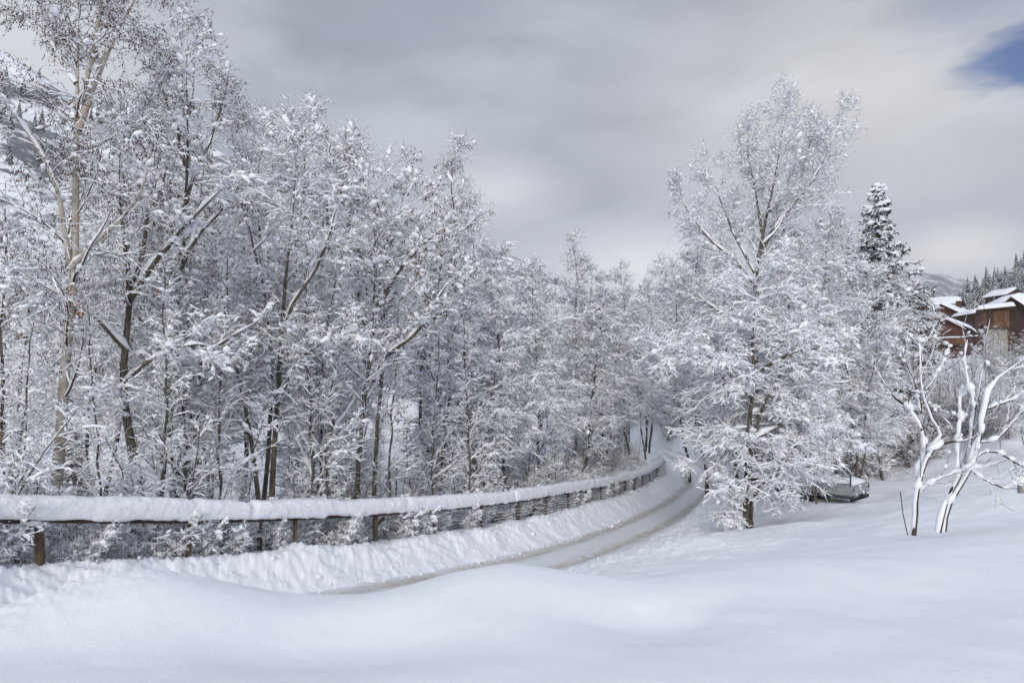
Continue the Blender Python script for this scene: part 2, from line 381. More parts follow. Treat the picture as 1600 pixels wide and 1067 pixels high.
def terrain(x, y, detail=True):
    x = np.asarray(x, float); y = np.asarray(y, float)
    r = np.hypot(x, y)
    k = np.minimum(1, 95/(r+1e-6)); N = rbf(x*k, y*k)
    N = N*(1-sst(70, 130, r)) + sst(70, 130, r)*(np.clip(N, -5, 6)) + np.maximum(0, r-95)*0.01
    d, s = dist_curve(x, y)
    zb = np.interp(s, SC, RAILZ)-BASE_DROP; zr = np.interp(s, SC, RAILZ)-ROAD_DROP
    far = sst(14, 40, r)
    N = N+0.08*fbm(x*.45, y*.45, 3, 3)*(1+1.5*far)+0.022*fbm(x*1.7, y*1.7, 3, 5)
    N = N+sst(8, 14, r)*(0.05*fbm(x*1.3, y*1.3, 4, 9))
    N = N+2.6*np.exp(-(((x-MOUND[0])/3.2)**2+((y-MOUND[1])/3.0)**2)**1.5)
    lump = 0.07*fbm(x*2.2, y*2.2, 4, 21, .6)+0.085*fbm(x*6.5, y*6.5, 3, 31, .7)+.05*np.abs(fbm(x*11, y*11, 2, 37))
    for bx, by, ba, br in BUMPS: N = N+ba*np.exp(-((x-bx)**2+(y-by)**2)/br**2)
    lump2 = 0.10*fbm(s*2.2, d*4.5, 4, 51, .6)+0.10*fbm(s*5.5, d*11, 3, 53, .65)
    # left of the fence
    wl = sst(-2.6, -.2, d)
    z_left = N*(1-wl)+(zb-0.02+(lump*(1-sst(-.6, 0, d))*.6+lump2*sst(-.6, 0, d)))*wl
    # plough bank between fence and road
    crest = zb+0.05+.12*fbm(s*.8, s*0+3, 3, 48)+0.16*sst(.15, .6, d)*(1-sst(.6, .95, d))*(.6+1.2*fbm(s*.5, s*0, 2, 41))
    p = np.clip((d-.35+0.14*fbm(x*1.6, y*1.6, 4, 44, .6))/1.2, 0, 1); p = p*p*(3-2*p)*.5+p*.5
    z_bank = crest*(1-p)+(zr-.10)*p+lump2*(1-.8*p)
    # right side
    q = sst(3.75, 5.0, d)
    berm = zr-.10+0.10*sst(3.6, 3.9, d+.15*fbm(s*1.3, d, 3, 47))+0.22*sst(3.8, 4.2, d+.2*fbm(s*.8, d, 3, 49))
    zN = N+lump*(.6*(1-sst(4.6, 6.4, d))+.5*(1-sst(6, 10, d))*sst(11, 15, y))
    z_right = berm*(1-q)+zN*q+lump*.5*q*(1-q)*2
    z_road = zr-.10
    z = np.where(d < 0, z_left, np.where(d < 1.6, z_bank, np.where(d < 3.4, z_road, z_right)))
    return z
def gz(x, y): return float(terrain(np.array([x]), np.array([y]))[0])

def build_ground():
    rad = np.concatenate([np.geomspace(0.25, 3.0, 30)[:-1], np.arange(3.0, 7.9, .06), np.arange(7.9, 30, .075), np.geomspace(30, 60, 130)[:-1], np.geomspace(60, 1250, 80)])
    A0 = math.radians(50)
    front = np.linspace(-A0, A0, 1000); rest = np.linspace(A0, 2*math.pi-A0, 90)[1:-1]
    ang = np.concatenate([front, rest]); n = len(ang)
    R_, A_ = np.meshgrid(rad, ang, indexing='ij')
    x = R_*np.sin(A_); y = R_*np.cos(A_)
    z = terrain(x, y)
    v = np.stack([x, y, z], -1).reshape(-1, 3)
    i = np.arange(len(rad)-1)[:, None]*n; j = np.arange(n)[None, :]; j2 = (j+1) % n
    f = np.stack([i+j, i+j2, i+n+j2, i+n+j], -1).reshape(-1, 4)
    c = np.array([[0, 0, z[0].mean()]]); ci = len(v)
    f3 = np.array([[ci, (q+1) % n, q] for q in range(n)])
    o = mesh_obj('ground', np.concatenate([v, c]), f[:, ::-1], f3[:, ::-1], M['ground'])
    tag(o, 'deep smooth untouched snow covering the ground', None, None, 'structure')
build_ground()

def build_road():
    s = np.arange(SC[0]+2, S_OF(n_pre+len(FP)+2), .08)
    dd = np.arange(0.95, 4.25, .05)
    cx = np.interp(s, SC, CUR[:, 0]); cy = np.interp(s, SC, CUR[:, 1]); cz = np.interp(s, SC, RAILZ)-ROAD_DROP
    tx = np.gradient(cx); ty = np.gradient(cy); L = np.hypot(tx, ty); nx = ty/L; ny = -tx/L
    k = np.ones(15)/15
    nx = np.convolve(np.pad(nx, 7, 'edge'), k, 'valid'); ny = np.convolve(np.pad(ny, 7, 'edge'), k, 'valid')
    Sg, D = np.meshgrid(s, dd, indexing='ij')
    x = cx[:, None]+nx[:, None]*D; y = cy[:, None]+ny[:, None]*D
    z = cz[:, None]+0*D
    for c in (1.72, 3.22):
        wob = .06*fbm(Sg*.6, Sg*0, 2, 61)
        z = z-0.045*np.exp(-((D-c+wob)/.17)**2)
    z = z+0.02*fbm(x*5, y*5, 4, 71, .6)+.025*fbm(D*6, Sg*.7, 3, 77)
    n = len(dd); i = np.arange(len(s)-1)[:, None]*n; j = np.arange(n-1)[None, :]
    f = np.stack([i+j, i+j+1, i+n+j+1, i+n+j], -1).reshape(-1, 4)
    o = mesh_obj('road', np.stack([x, y, z], -1).reshape(-1, 3), f, None, M['road'], uv=np.stack([D, Sg], -1).reshape(-1, 2))
    tag(o, 'snow-packed road with two brown wheel tracks', None, None, 'structure')
build_road()

def build_clods():
    rng = np.random.default_rng(77); n = 900
    s = rng.uniform(S_OF(n_pre)-3, S_OF(n_pre+12)+4, n); side = rng.uniform(0, 1, n)
    d = np.where(side < .35, 1.35+np.abs(rng.normal(0, .14, n)), np.where(side < .8, 3.72+np.abs(rng.normal(0, .40, n)), rng.uniform(.2, 1.4, n)))
    P0 = np.array([curve_at(q) for q in s]); Nn = np.array([curve_n(q)[0] for q in s])
    x = P0[:, 0]+Nn[:, 0]*d; y = P0[:, 1]+Nn[:, 1]*d; z = terrain(x, y)
    on = (d > .95) & (d < 4.2); z = np.where(on, np.maximum(z, P0[:, 2]-ROAD_DROP), z)
    r = .022*np.exp(rng.normal(0, .55, n)).clip(.4, 4.5)
    OVv = np.array([(1, 0, 0), (-1, 0, 0), (0, 1, 0), (0, -1, 0), (0, 0, 1), (0, 0, -1), (.6, .6, .5), (-.6, .6, .5), (-.6, -.6, .5), (.6, -.6, .5)], float)
    F = np.array([(0, 6, 4), (6, 2, 4), (2, 7, 4), (7, 1, 4), (1, 8, 4), (8, 3, 4), (3, 9, 4), (9, 0, 4), (0, 2, 6), (2, 1, 7), (1, 3, 8), (3, 0, 9), (2, 0, 5), (1, 2, 5), (3, 1, 5), (0, 3, 5)])
    v = np.stack([x, y, z+r*.3], -1)[:, None]+OVv[None]*(1+rng.uniform(-.3, .3, (n, 10, 1)))*r[:, None, None]*rng.uniform(.7, 1.3, (n, 1, 3))
    o = mesh_obj('snow_clods', v.reshape(-1, 3), None, (F[None]+np.arange(n)[:, None, None]*10).reshape(-1, 3), M['cap'])
    tag(o, 'broken lumps of ploughed snow strewn along both road edges', 'snow lumps', None, 'stuff')
build_clods()

# ------------------------------------------------------------------ tree growing
def resample(pts, m):
    pts = np.asarray(pts, float); L = np.r_[0, np.cumsum(np.linalg.norm(np.diff(pts, axis=0), axis=1))]
    t = np.linspace(0, L[-1], m)
    return np.stack([np.interp(t, L, pts[:, i]) for i in range(3)], -1), L[-1]
def smooth_line(pts, m, rng=None, jit=0.0):
    c = catmull(np.asarray(pts, float), 6); q, L = resample(c, m)
    if rng is not None and jit:
        nz = np.cumsum(rng.normal(0, jit, (m, 3)), axis=0); nz -= np.linspace(0, 1, m)[:, None]*nz[-1]
        q = q+nz
    return q, L
def norm(a): return a/(np.linalg.norm(a, axis=-1, keepdims=True)+1e-9)
def grow(rng, Pp, Rp, per, t0, t1, ln, ang, segs, trop, jit=.12, lw=1.0, rk=.55, rmin=.0035, flat=0.0, rlen=.012, tipk=.25, dist_t=1.0):
    """children of every polyline in Pp; trop = (start, end) pull along z per step; ln = function(t, parent length)"""
    N, m, _ = Pp.shape
    per = np.broadcast_to(np.asarray(per), (N,)).astype(int)
    idx = np.repeat(np.arange(N), per)
    K = len(idx)
    if K == 0: return None
    k_in = np.concatenate([np.arange(p) for p in per])
    t = (k_in+rng.uniform(0, 1, K))/np.repeat(per, per)
    t = t0+(t1-t0)*t**dist_t
    f = t*(m-1); i0 = np.minimum(f.astype(int), m-2); fr = (f-i0)[:, None]
    pos = Pp[idx, i0]*(1-fr)+Pp[idx, i0+1]*fr
    T = norm(Pp[idx, i0+1]-Pp[idx, i0])
    rp = Rp[idx, i0]*(1-fr[:, 0])+Rp[idx, i0+1]*fr[:, 0]
    plen = np.linalg.norm(np.diff(Pp, axis=1), axis=2).sum(1)[idx]
    ref = np.zeros_like(T); ref[:, 2] = 1; ref[np.abs(T[:, 2]) > .9] = (1, 0, 0)
    U = norm(np.cross(T, ref)); V = np.cross(T, U)
    phi = k_in*2.39996+rng.uniform(0, 6.28, N)[idx]+rng.normal(0, .5, K)
    if flat: # keep the side shoots near the horizontal plane
        sgn = np.where(k_in % 2 == 0, 1, -1); phi2 = np.where(sgn > 0, 0, math.pi)+rng.normal(0, .45, K)
        phi = np.where(rng.uniform(0, 1, K) < flat, phi2, phi)
    a = np.radians(rng.normal(ang[0], ang[1], K))[:, None]
    D = norm(np.cos(a)*T+np.sin(a)*(np.cos(phi)[:, None]*U+np.sin(phi)[:, None]*V))
    L = ln(t, plen)*rng.uniform(.6, 1.15, K)*lw
    r0 = np.minimum(rp*rk*1.25, np.maximum(rmin, rlen*L))
    Q = np.zeros((K, segs+1, 3)); R = np.zeros((K, segs+1)); Q[:, 0] = pos; R[:, 0] = r0
    st = (L/segs)[:, None]
    for s in range(segs):
        u = s/max(1, segs-1)
        D = D+rng.normal(0, jit, (K, 3)); D[:, 2] += trop[0]*(1-u)+trop[1]*u
        D = norm(D); Q[:, s+1] = Q[:, s]+D*st
        R[:, s+1] = np.maximum(rmin*.6, r0*(1-(1-tipk)*(s+1)/segs))
    return Q, R
def snow_strips(rng, Pn, Rn, amt=1.0, cap=.15, k=5, cover=.9, wind=(0, 0, 0), wmin=0.0, base=.006, gain=.36, wk=.40):
    N, m, _ = Pn.shape
    T = np.gradient(Pn, axis=1); T = norm(T)
    up = np.zeros_like(T)+np.array(wind); up[..., 2] += 1
    U = up-(up*T).sum(-1, keepdims=True)*T
    hor = np.linalg.norm(U, axis=2)/np.linalg.norm(up[0, 0]); hor = np.maximum(hor, wmin)
    U = norm(U); Sd = norm(np.cross(T, U))
    h = np.minimum(cap, base+gain*np.sqrt(Rn))*amt
    br = rng.uniform(.45, 1.35, (N, 1))*(rng.uniform(0, 1, (N, 1)) < cover)
    nd = rng.uniform(.45, 1.45, (N, m)) if N > 3000 else (rng.uniform(.1, 1.9, (N, m)) if N < 30 else rng.uniform(.2, 1.6, (N, m)))
    h = h*br*nd*np.clip(hor*1.25-.22, 0, 1)
    h[:, -1] *= .25; h[:, 0] *= .8
    live = (h.max(1) > .004); Pn, Rn, h, U, Sd = Pn[live], Rn[live], h[live], U[live], Sd[live]; N = len(Pn)
    wd = Rn*.9+h*wk+.001*(h > 0)
    wd = np.where(h < .003, Rn*.3, wd)
    if k == 5: pr = [(-1, .0, .0), (-.72, .72, .3), (0, 1, .8), (.72, .72, .3), (1, .0, .0)]
    elif k == 4: pr = [(-1, .1, .0), (-.45, .95, .8), (.45, .95, .8), (1, .1, .0)]
    else: pr = [(-1, .0, 0), (0, 1.0, .9), (1, .0, 0)]
    v = np.stack([Pn+Sd*(a*wd)[..., None]+U*(b*h+c*Rn)[..., None] for a, b, c in pr], axis=2)
    return v.reshape(-1, 3), ring_faces(N, m, len(pr))
# octasphere template
def _octa():
    v = [(1, 0, 0), (-1, 0, 0), (0, 1, 0), (0, -1, 0), (0, 0, 1), (0, 0, -1)]
    f = [(0, 2, 4), (2, 1, 4), (1, 3, 4), (3, 0, 4), (2, 0, 5), (1, 2, 5), (3, 1, 5), (0, 3, 5)]
    v = [np.array(q, float) for q in v]; mid = {}; nf = []
    def m(a, b):
        k = (min(a, b), max(a, b))
        if k not in mid: q = v[a]+v[b]; v.append(q/np.linalg.norm(q)); mid[k] = len(v)-1
        return mid[k]
    for a, b, c in f:
        ab, bc, ca = m(a, b), m(b, c), m(c, a); nf += [(a, ab, ca), (ab, b, bc), (ca, bc, c), (ab, bc, ca)]
    return np.array(v), np.array(nf)
OV, OF = _octa()
OV0 = OV[:6]; OF0 = np.array([(0, 2, 4), (2, 1, 4), (1, 3, 4), (3, 0, 4), (2, 0, 5), (1, 2, 5), (3, 1, 5), (0, 3, 5)])
def puffs(rng, Pn, Rn, frac, size, flat=.62, long=1.5, lift=.35):
    """rounded snow clumps sitting on random nodes"""
    N, m, _ = Pn.shape
    pick = rng.uniform(0, 1, (N, m-1)) < frac
    i, j = np.nonzero(pick)
    if len(i) == 0: return None
    c = Pn[i, j]+(Pn[i, j+1]-Pn[i, j])*rng.uniform(0, 1, (len(i), 1)); T = norm(Pn[i, j+1]-Pn[i, j])
    T = T*np.array([1, 1, .8]); T = norm(T)
    sd = norm(np.cross(T, np.array([0, 0, 1.0])+rng.normal(0, .1, T.shape))); U = np.cross(sd, T); U[U[:, 2] < 0] *= -1
    s = size*np.exp(np.clip(rng.normal(0, .40, len(i)), -1, .75))
    s = s*(.6+.4*np.linalg.norm(T[:, :2], axis=1))
    c = c+np.array([0, 0, 1])*(s*lift*flat+Rn[i, j]*.5)[:, None]
    q = OV[None]*(1+rng.uniform(-.28, .22, (len(i), len(OV), 1)))
    lg = rng.uniform(1.0, long, len(i))
    v = c[:, None]+(q[..., 0:1]*lg[:, None, None]*T[:, None]+q[..., 1:2]*sd[:, None]*rng.uniform(.8, 1.1, (len(i), 1, 1))+q[..., 2:3]*flat*U[:, None])*s[:, None, None]
    f = OF[None]+np.arange(len(i))[:, None, None]*len(OV)
    return v.reshape(-1, 3), f.reshape(-1, 3)
def hang(rng, Pn, frac, ln, rad, spread=.25, per=1, nodes=None):
    """small hanging catkins / seed bunches"""
    N, m, _ = Pn.shape
    pick = rng.uniform(0, 1, (N, m)) < frac; pick[:, 0] = False
    i, j = np.nonzero(pick); i = np.repeat(i, per); j = np.repeat(j, per)
    if len(i) == 0: return None
    n = len(i); D = norm(np.stack([rng.normal(0, spread, n), rng.normal(0, spread, n), -np.ones(n)], -1))
    L = ln*rng.uniform(.6, 1.3, n); r = rad*rng.uniform(.7, 1.2, n)
    c = Pn[i, j]+D*(L*.55)[:, None]+rng.normal(0, .01*per, (n, 3))
    A = norm(np.cross(D, rng.normal(0, 1, (n, 3)))); B = np.cross(D, A)
    v = c[:, None]+OV0[None, :, 0:1]*(A*r[:, None])[:, None]+OV0[None, :, 1:2]*(B*r[:, None])[:, None]+OV0[None, :, 2:3]*(D*(L*.5)[:, None])[:, None]
    f = OF0[None]+np.arange(n)[:, None, None]*6
    return v.reshape(-1, 3), f.reshape(-1, 3)

def assemble(name, loc, label, cat, stems, levels, rng, bark='bark', twig='twig', snow=None, puff=None, hangs=None, group=None, crown_from=2, sides=(9, 6, 4, 3, 3, 3), stem_snow=True):
    """stems: list of (points(m,3), radii(m)) in local coordinates, all resampled to one length"""
    snow = snow or {}; puff = puff or []
    P0 = np.array([s[0] for s in stems]); R0 = np.array([s[1] for s in stems])
    lv = [(P0, R0)]
    for L in levels:
        src = L.pop('src', -1)
        a = lv[src] if isinstance(src, int) else (np.concatenate([lv[q][0] for q in src]), np.concatenate([lv[q][1] for q in src]))
        if callable(L.get('per')): L['per'] = L['per'](a[0])
        g = grow(rng, a[0], a[1], **L)
        lv.append(g)
    root = empty(name, loc, label, cat, group)
    def comb(parts, nm, mat, tri=None):
        vs, fs, n = [], [], 0
        for v, f in parts: vs.append(v); fs.append(f+n); n += len(v)
        ts = []
        for v, f in (tri or []): vs.append(v); ts.append(f+n); n += len(v)
        if not vs: return None
        return mesh_obj(nm, np.concatenate(vs), np.concatenate(fs) if fs else None, np.concatenate(ts) if ts else None, M[mat], root)
    comb([tubes(*lv[i], sides[i]) for i in range(min(crown_from, len(lv)))], 'trunk', bark)
    if len(lv) > crown_from: comb([tubes(*lv[i], sides[i]) for i in range(crown_from, len(lv))], 'branches', twig)
    sp = []
    for i in range(0 if stem_snow else 1, len(lv)):
        kk = dict(amt=1.0, k=5 if i < 4 else 4); kk.update(snow.get('all', {})); kk.update(snow.get(i, {}))
        sp.append(snow_strips(rng, *lv[i], **kk))
    tp = []
    for i, kw in puff:
        if i < len(lv):
            q = puffs(rng, *lv[i], **kw)
            if q: tp.append(q)
    comb(sp, 'snow_cover', 'snow', tp)
    if hangs:
        hp = []
        for i, kw in hangs['items']:
            q = hang(rng, lv[i][0], **kw)
            if q: hp.append(q)
        hb = comb([], hangs['name'], hangs['mat'], hp)
        if hb: hb['kind'] = 'stuff'
    root['_lv'] = 0; del root['_lv']
    return root, lv

def auto_stem(rng, H, r, m=12, lean=.06, wob=.03, rtip=.012, start=(0, 0, -.25), az=None, curve=0.0, pw=1.0):
    z = np.linspace(0, 1, m); a = rng.uniform(0, 6.28) if az is None else az
    off = lean*z+curve*z*z
    x = np.cos(a)*off*H+np.cumsum(rng.normal(0, wob, m))*H/m; y = np.sin(a)*off*H+np.cumsum(rng.normal(0, wob, m))*H/m
    p = np.stack([start[0]+x-x[0], start[1]+y-y[0], start[2]+z*(H-start[2])], -1)
    return p, rtip+(r-rtip)*(1-z)**pw

def traced(pts, m=14, Y=None, dep=0.0, w0=10, w1=3, origin=None, rng=None, jit=.012):
    """a stem followed through the picture at its own distance Y (dep = how much farther its top is)"""
    n = len(pts); q = []
    for i, p in enumerate(pts):
        yy = Y+dep*i/(n-1) if len(p) == 2 else p[2]
        q.append(P(p[0], p[1], yy))
    q = np.array(q)
    line, L = smooth_line(q, m, rng, jit)
    r = np.linspace(w0, w1, m)*Y/1067/2*np.clip((1-np.linspace(0, 1, m))/.28, .22, 1)
    return line-np.array(origin), r

def gp(px, Y):
    """ground point below the picture column px at distance Y"""
    x = (px-800)/1067*Y
    return np.array([x, Y, gz(x, Y)])
def px_at(px, py, Y): return P(px, py, Y)

# ------------------------------------------------------------------ recipes
def prof_round(t): return (np.sin(np.clip(t, 0, 1)*math.pi*.92+.25)).clip(.12)
PERL = lambda k: (lambda Q: np.maximum(5, (np.linalg.norm(np.diff(Q, axis=1), axis=2).sum(1)*k).astype(int)))
def lv_alder(H, n1=22, spread=.26, up=.05, twigs=2, ang1=46, t0=.26):
    return [dict(per=n1, t0=t0, t1=.995, ln=lambda t, p: H*spread*(1.15-.95*t).clip(.16, 1)*(.55+.45*np.minimum(1, t*3)), ang=(ang1, 12), segs=8, trop=(.02, up), jit=.09, rlen=.012),
            dict(per=9, t0=.15, t1=.98, ln=lambda t, p: p*.45*(1.1-.6*t)+.14, ang=(44, 12), segs=6, trop=(.01, .05), jit=.10, rlen=.009),
            dict(per=6, t0=.12, t1=.98, ln=lambda t, p: p*.48*(1.1-.5*t)+.12, ang=(42, 14), segs=4, trop=(.0, .03), jit=.11, rmin=.0036, rlen=.007),
            dict(per=twigs, t0=.2, t1=1, ln=lambda t, p: p*.5+.09, ang=(40, 14), segs=3, trop=(.0, .0), jit=.12, rmin=.0038, rlen=.006)]
def lv_weep(H, n1=24, spread=.30, twigs=4, t0=.2):
    return [dict(per=n1, t0=t0, t1=.99, ln=lambda t, p: H*spread*(1.1-.85*t).clip(.2, 1)*(.6+.4*np.minimum(1, t*3)), ang=(48, 10), segs=9, trop=(.03, -.18), jit=.09, rlen=.011),
            dict(per=9, t0=.15, t1=.98, ln=lambda t, p: p*.44*(1.1-.5*t)+.12, ang=(44, 12), segs=6, trop=(-.02, -.13), jit=.10, flat=.6, rlen=.008),
            dict(per=6, t0=.12, t1=.98, ln=lambda t, p: p*.46+.10, ang=(40, 12), segs=4, trop=(-.07, -.14), jit=.12, flat=.4, rmin=.0034, rlen=.006),
            dict(per=twigs, t0=.2, t1=1, ln=lambda t, p: p*.45+.07, ang=(38, 12), segs=3, trop=(-.09, -.13), jit=.12, rmin=.0038, rlen=.005)]
SN = {'all': dict(cover=.96), 0: dict(cover=1, amt=1.0), 1: dict(amt=1.4), 2: dict(amt=1.15), 3: dict(amt=.88, cover=.92), 4: dict(amt=.66, cover=.55)}
SNW = {'all': dict(cover=.98), 0: dict(cover=1, amt=1.1), 1: dict(amt=1.4), 2: dict(amt=1.3), 3: dict(amt=1.1, cover=.97), 4: dict(amt=.95, cover=.85)}
PF = [(0, dict(frac=.08, size=.07, long=1.8)), (1, dict(frac=.12, size=.065, long=2.2)), (2, dict(frac=.15, size=.052, long=2.0)), (3, dict(frac=.11, size=.037, long=1.8))]
PFW = [(1, dict(frac=.18, size=.070, long=2.4)), (2, dict(frac=.18, size=.058, long=2.2)), (3, dict(frac=.14, size=.042, long=2.0)), (4, dict(frac=.03, size=.03))]
SPARSE = {'all': dict(cover=.85), 0: dict(cover=1, amt=1.1), 1: dict(amt=1.1), 2: dict(amt=.8, cover=.75), 3: dict(amt=.6, cover=.55), 4: dict(amt=.5, cover=.3)}

# ------------------------------------------------------------------ hero trees behind the fence (followed through the picture)
def hero(name, label, base_px, Y, stems, levels, seed, m=16, **kw):
    rng = np.random.default_rng(seed)
    o = gp(base_px, Y); o[2] -= .12
    st = []
    for s in stems:
        pts = list(s['p'])
        if s.get('base'):
            q = pts[0]; gpt = gp(q[0]-(pts[1][0]-q[0])*.5, s.get('Y', Y)); # run the stem down to the snow
            a, r = traced(pts, m, s.get('Y', Y), s.get('dep', 0), s['w'][0], s['w'][1], o, rng)
            g = gpt-o; g[2] -= .25
            if a[0][2] > g[2]+.1:
                a = np.vstack([[g], a]); a, _ = resample(a, m)
        else:
            a, r = traced(pts, m, s.get('Y', Y), s.get('dep', 0), s['w'][0], s['w'][1], o, rng)
        st.append((a, r))
    return assemble(name, o, label, 'tree', st, levels, rng, **kw)

hero('birch_tree', 'tall white-barked birch behind the left end of the fence, leaning right', 88, 13.0, [
    dict(p=[(86, 780), (92, 700), (97, 640), (101, 560), (109, 480), (114, 400), (119, 300), (121, 200), (119, 120), (122, 50), (120, -60)], w=(20, 4), base=True),
    dict(p=[(121, 205), (135, 165), (158, 105), (185, 45), (212, -5), (235, -60)], w=(13, 3.0), dep=.6),
    dict(p=[(118, 170), (140, 120), (150, 60), (160, 0), (168, -50)], w=(9, 2.0), dep=-.4),
    dict(p=[(112, 420), (145, 385), (190, 345), (220, 300), (232, 240), (238, 215)], w=(9, 1.5), dep=-1.2),
    dict(p=[(108, 415), (98, 340), (84, 285), (55, 230), (12, 165), (-30, 120)], w=(9, 2.0), dep=-1.0),
    dict(p=[(118, 130), (95, 95), (65, 45), (50, -20)], w=(7, 2.0), dep=.5),
    dict(p=[(105, 500), (60, 470), (20, 430), (-40, 400)], w=(7, 1.5), dep=.8)],
    [dict(per=PERL(1.75), t0=.30, t1=.995, ln=lambda t, p: .5+p*.15*(1.3-t), ang=(52, 12), segs=8, trop=(.04, -.06), jit=.10, rlen=.010),
     dict(per=8, t0=.14, t1=.98, ln=lambda t, p: p*.42*(1.1-.5*t)+.14, ang=(46, 12), segs=6, trop=(.0, -.10), jit=.12, rlen=.008),
     dict(per=6, t0=.12, t1=.98, ln=lambda t, p: p*.45+.10, ang=(42, 12), segs=4, trop=(-.06, -.14), jit=.13, rmin=.0042),
     dict(per=2, t0=.2, t1=1, ln=lambda t, p: p*.45+.07, ang=(40, 12), segs=3, trop=(-.1, -.16), jit=.13, rmin=.0036)],
    11, bark='birch', twig='twig_red', snow=SPARSE, puff=[(1, dict(frac=.07, size=.06, long=2.)), (2, dict(frac=.07, size=.045)), (3, dict(frac=.04, size=.03))],
    hangs=dict(name='catkins', mat='catkin', items=[(3, dict(frac=.22, ln=.06, rad=.011)), (4, dict(frac=.32, ln=.055, rad=.010))]), crown_from=1)

hero('maple_tree', 'dark-trunked bare tree with a crooked split trunk, just right of the white birch', 210, 13.6, [
    dict(p=[(214, 790), (209, 720), (196, 650), (191, 570), (199, 510), (204, 450), (196, 390), (190, 320), (187, 250), (190, 180)], w=(18, 1.6), base=True),
    dict(p=[(202, 470), (225, 430), (262, 385), (300, 345), (345, 300), (365, 270)], w=(11, 1.5), dep=-1.0),
    dict(p=[(196, 545), (165, 510), (125, 480), (80, 452), (40, 430)], w=(9, 1.5), dep=-1.2),
    dict(p=[(205, 460), (222, 400), (232, 330), (262, 260), (275, 200)], w=(9, 1.5), dep=.8),
    dict(p=[(194, 600), (235, 560), (290, 540), (340, 545)], w=(8, 1.5), dep=-.9)],
    [dict(per=PERL(1.75), t0=.30, t1=.995, ln=lambda t, p: .45+p*.17*(1.2-t), ang=(52, 12), segs=8, trop=(.02, .02), jit=.12, rlen=.011),
     dict(per=8, t0=.12, t1=.98, ln=lambda t, p: p*.42*(1.1-.5*t)+.14, ang=(46, 12), segs=6, trop=(.0, -.03), jit=.13, flat=.5),
     dict(per=6, t0=.12, t1=.98, ln=lambda t, p: p*.45+.10, ang=(44, 12), segs=4, trop=(-.03, -.05), jit=.14, flat=.4, rmin=.0042),
     dict(per=2, t0=.2, t1=1, ln=lambda t, p: p*.45+.06, ang=(42, 12), segs=3, trop=(-.05, -.06), jit=.14, rmin=.0036)],
    12, bark='bark', snow=SN, puff=PF, crown_from=1)

hero('alder_tree', 'tall slender grey tree with catkins against the sky, second trunk right of the birch', 252, 14.8, [
    dict(p=[(249, 790), (257, 700), (266, 610), (275, 480), (282, 400), (289, 300), (292, 200), (290, 100), (298, 10)], w=(12, 1.4), base=True),
    dict(p=[(262, 640), (290, 600), (330, 545), (372, 520), (410, 495)], w=(9, 1.5), dep=-1.2),
    dict(p=[(288, 330), (305, 270), (330, 215), (352, 150), (362, 95)], w=(7, 1.5), dep=.5),
    dict(p=[(289, 260), (275, 200), (255, 140), (250, 80)], w=(7, 1.5), dep=-.5),
    dict(p=[(280, 430), (310, 370), (352, 320), (385, 300)], w=(8, 1.5), dep=-.8)],
    [dict(per=PERL(1.75), t0=.30, t1=.995, ln=lambda t, p: .35+p*.16*(1.25-t), ang=(46, 12), segs=8, trop=(.02, .05), jit=.12, rlen=.010),
     dict(per=8, t0=.14, t1=.98, ln=lambda t, p: p*.42*(1.1-.5*t)+.14, ang=(46, 12), segs=6, trop=(.0, .0), jit=.13),
     dict(per=6, t0=.12, t1=.98, ln=lambda t, p: p*.45+.10, ang=(44, 12), segs=4, trop=(-.02, -.02), jit=.14, rmin=.0042),
     dict(per=2, t0=.2, t1=1, ln=lambda t, p: p*.42+.05, ang=(42, 12), segs=3, trop=(-.03, -.05), jit=.14, rmin=.0036)],
    13, bark='bark', twig='twig_red', snow=SPARSE, puff=PF,
    hangs=dict(name='catkins', mat='catkin', items=[(3, dict(frac=.16, ln=.055, rad=.011)), (4, dict(frac=.24, ln=.05, rad=.010))]), crown_from=1)

hero('alder_tree', 'twin-trunked alder with lichen-brown stems standing in the middle of the left thicket', 428, 16.0, [
    dict(p=[(425, 790), (433, 650), (441, 520), (452, 400), (461, 320), (462, 250), (470, 195)], w=(11, 1.4), base=True),
    dict(p=[(410, 790), (423, 650), (424, 540), (410, 440), (385, 350), (390, 260), (400, 205)], w=(9, 1.3), base=True, Y=16.6),
    dict(p=[(405, 790), (388, 670), (370, 570), (348, 480), (335, 390), (338, 300)], w=(9, 1.3), base=True, Y=15.6),
    dict(p=[(441, 520), (462, 470), (495, 420), (520, 350), (535, 290)], w=(8, 1.5), dep=-.8),
    dict(p=[(436, 620), (470, 560), (515, 530), (560, 515)], w=(8, 1.5), dep=-1.0)],
    [dict(per=PERL(1.75), t0=.30, t1=.995, ln=lambda t, p: .45+p*.16*(1.25-t), ang=(48, 12), segs=8, trop=(.02, .05), jit=.12, rlen=.010),
     dict(per=8, t0=.14, t1=.98, ln=lambda t, p: p*.42*(1.1-.5*t)+.14, ang=(46, 12), segs=6, trop=(.0, .0), jit=.13),
     dict(per=6, t0=.12, t1=.98, ln=lambda t, p: p*.45+.10, ang=(44, 12), segs=4, trop=(-.02, -.02), jit=.14, rmin=.0042),
     dict(per=2, t0=.2, t1=1, ln=lambda t, p: p*.42+.06, ang=(42, 12), segs=3, trop=(-.03, -.03), jit=.14, rmin=.0036)],
    14, bark='bark', snow=SN, puff=PF, crown_from=1,
    hangs=dict(name='catkins', mat='catkin', items=[(4, dict(frac=.13, ln=.05, rad=.011))]))

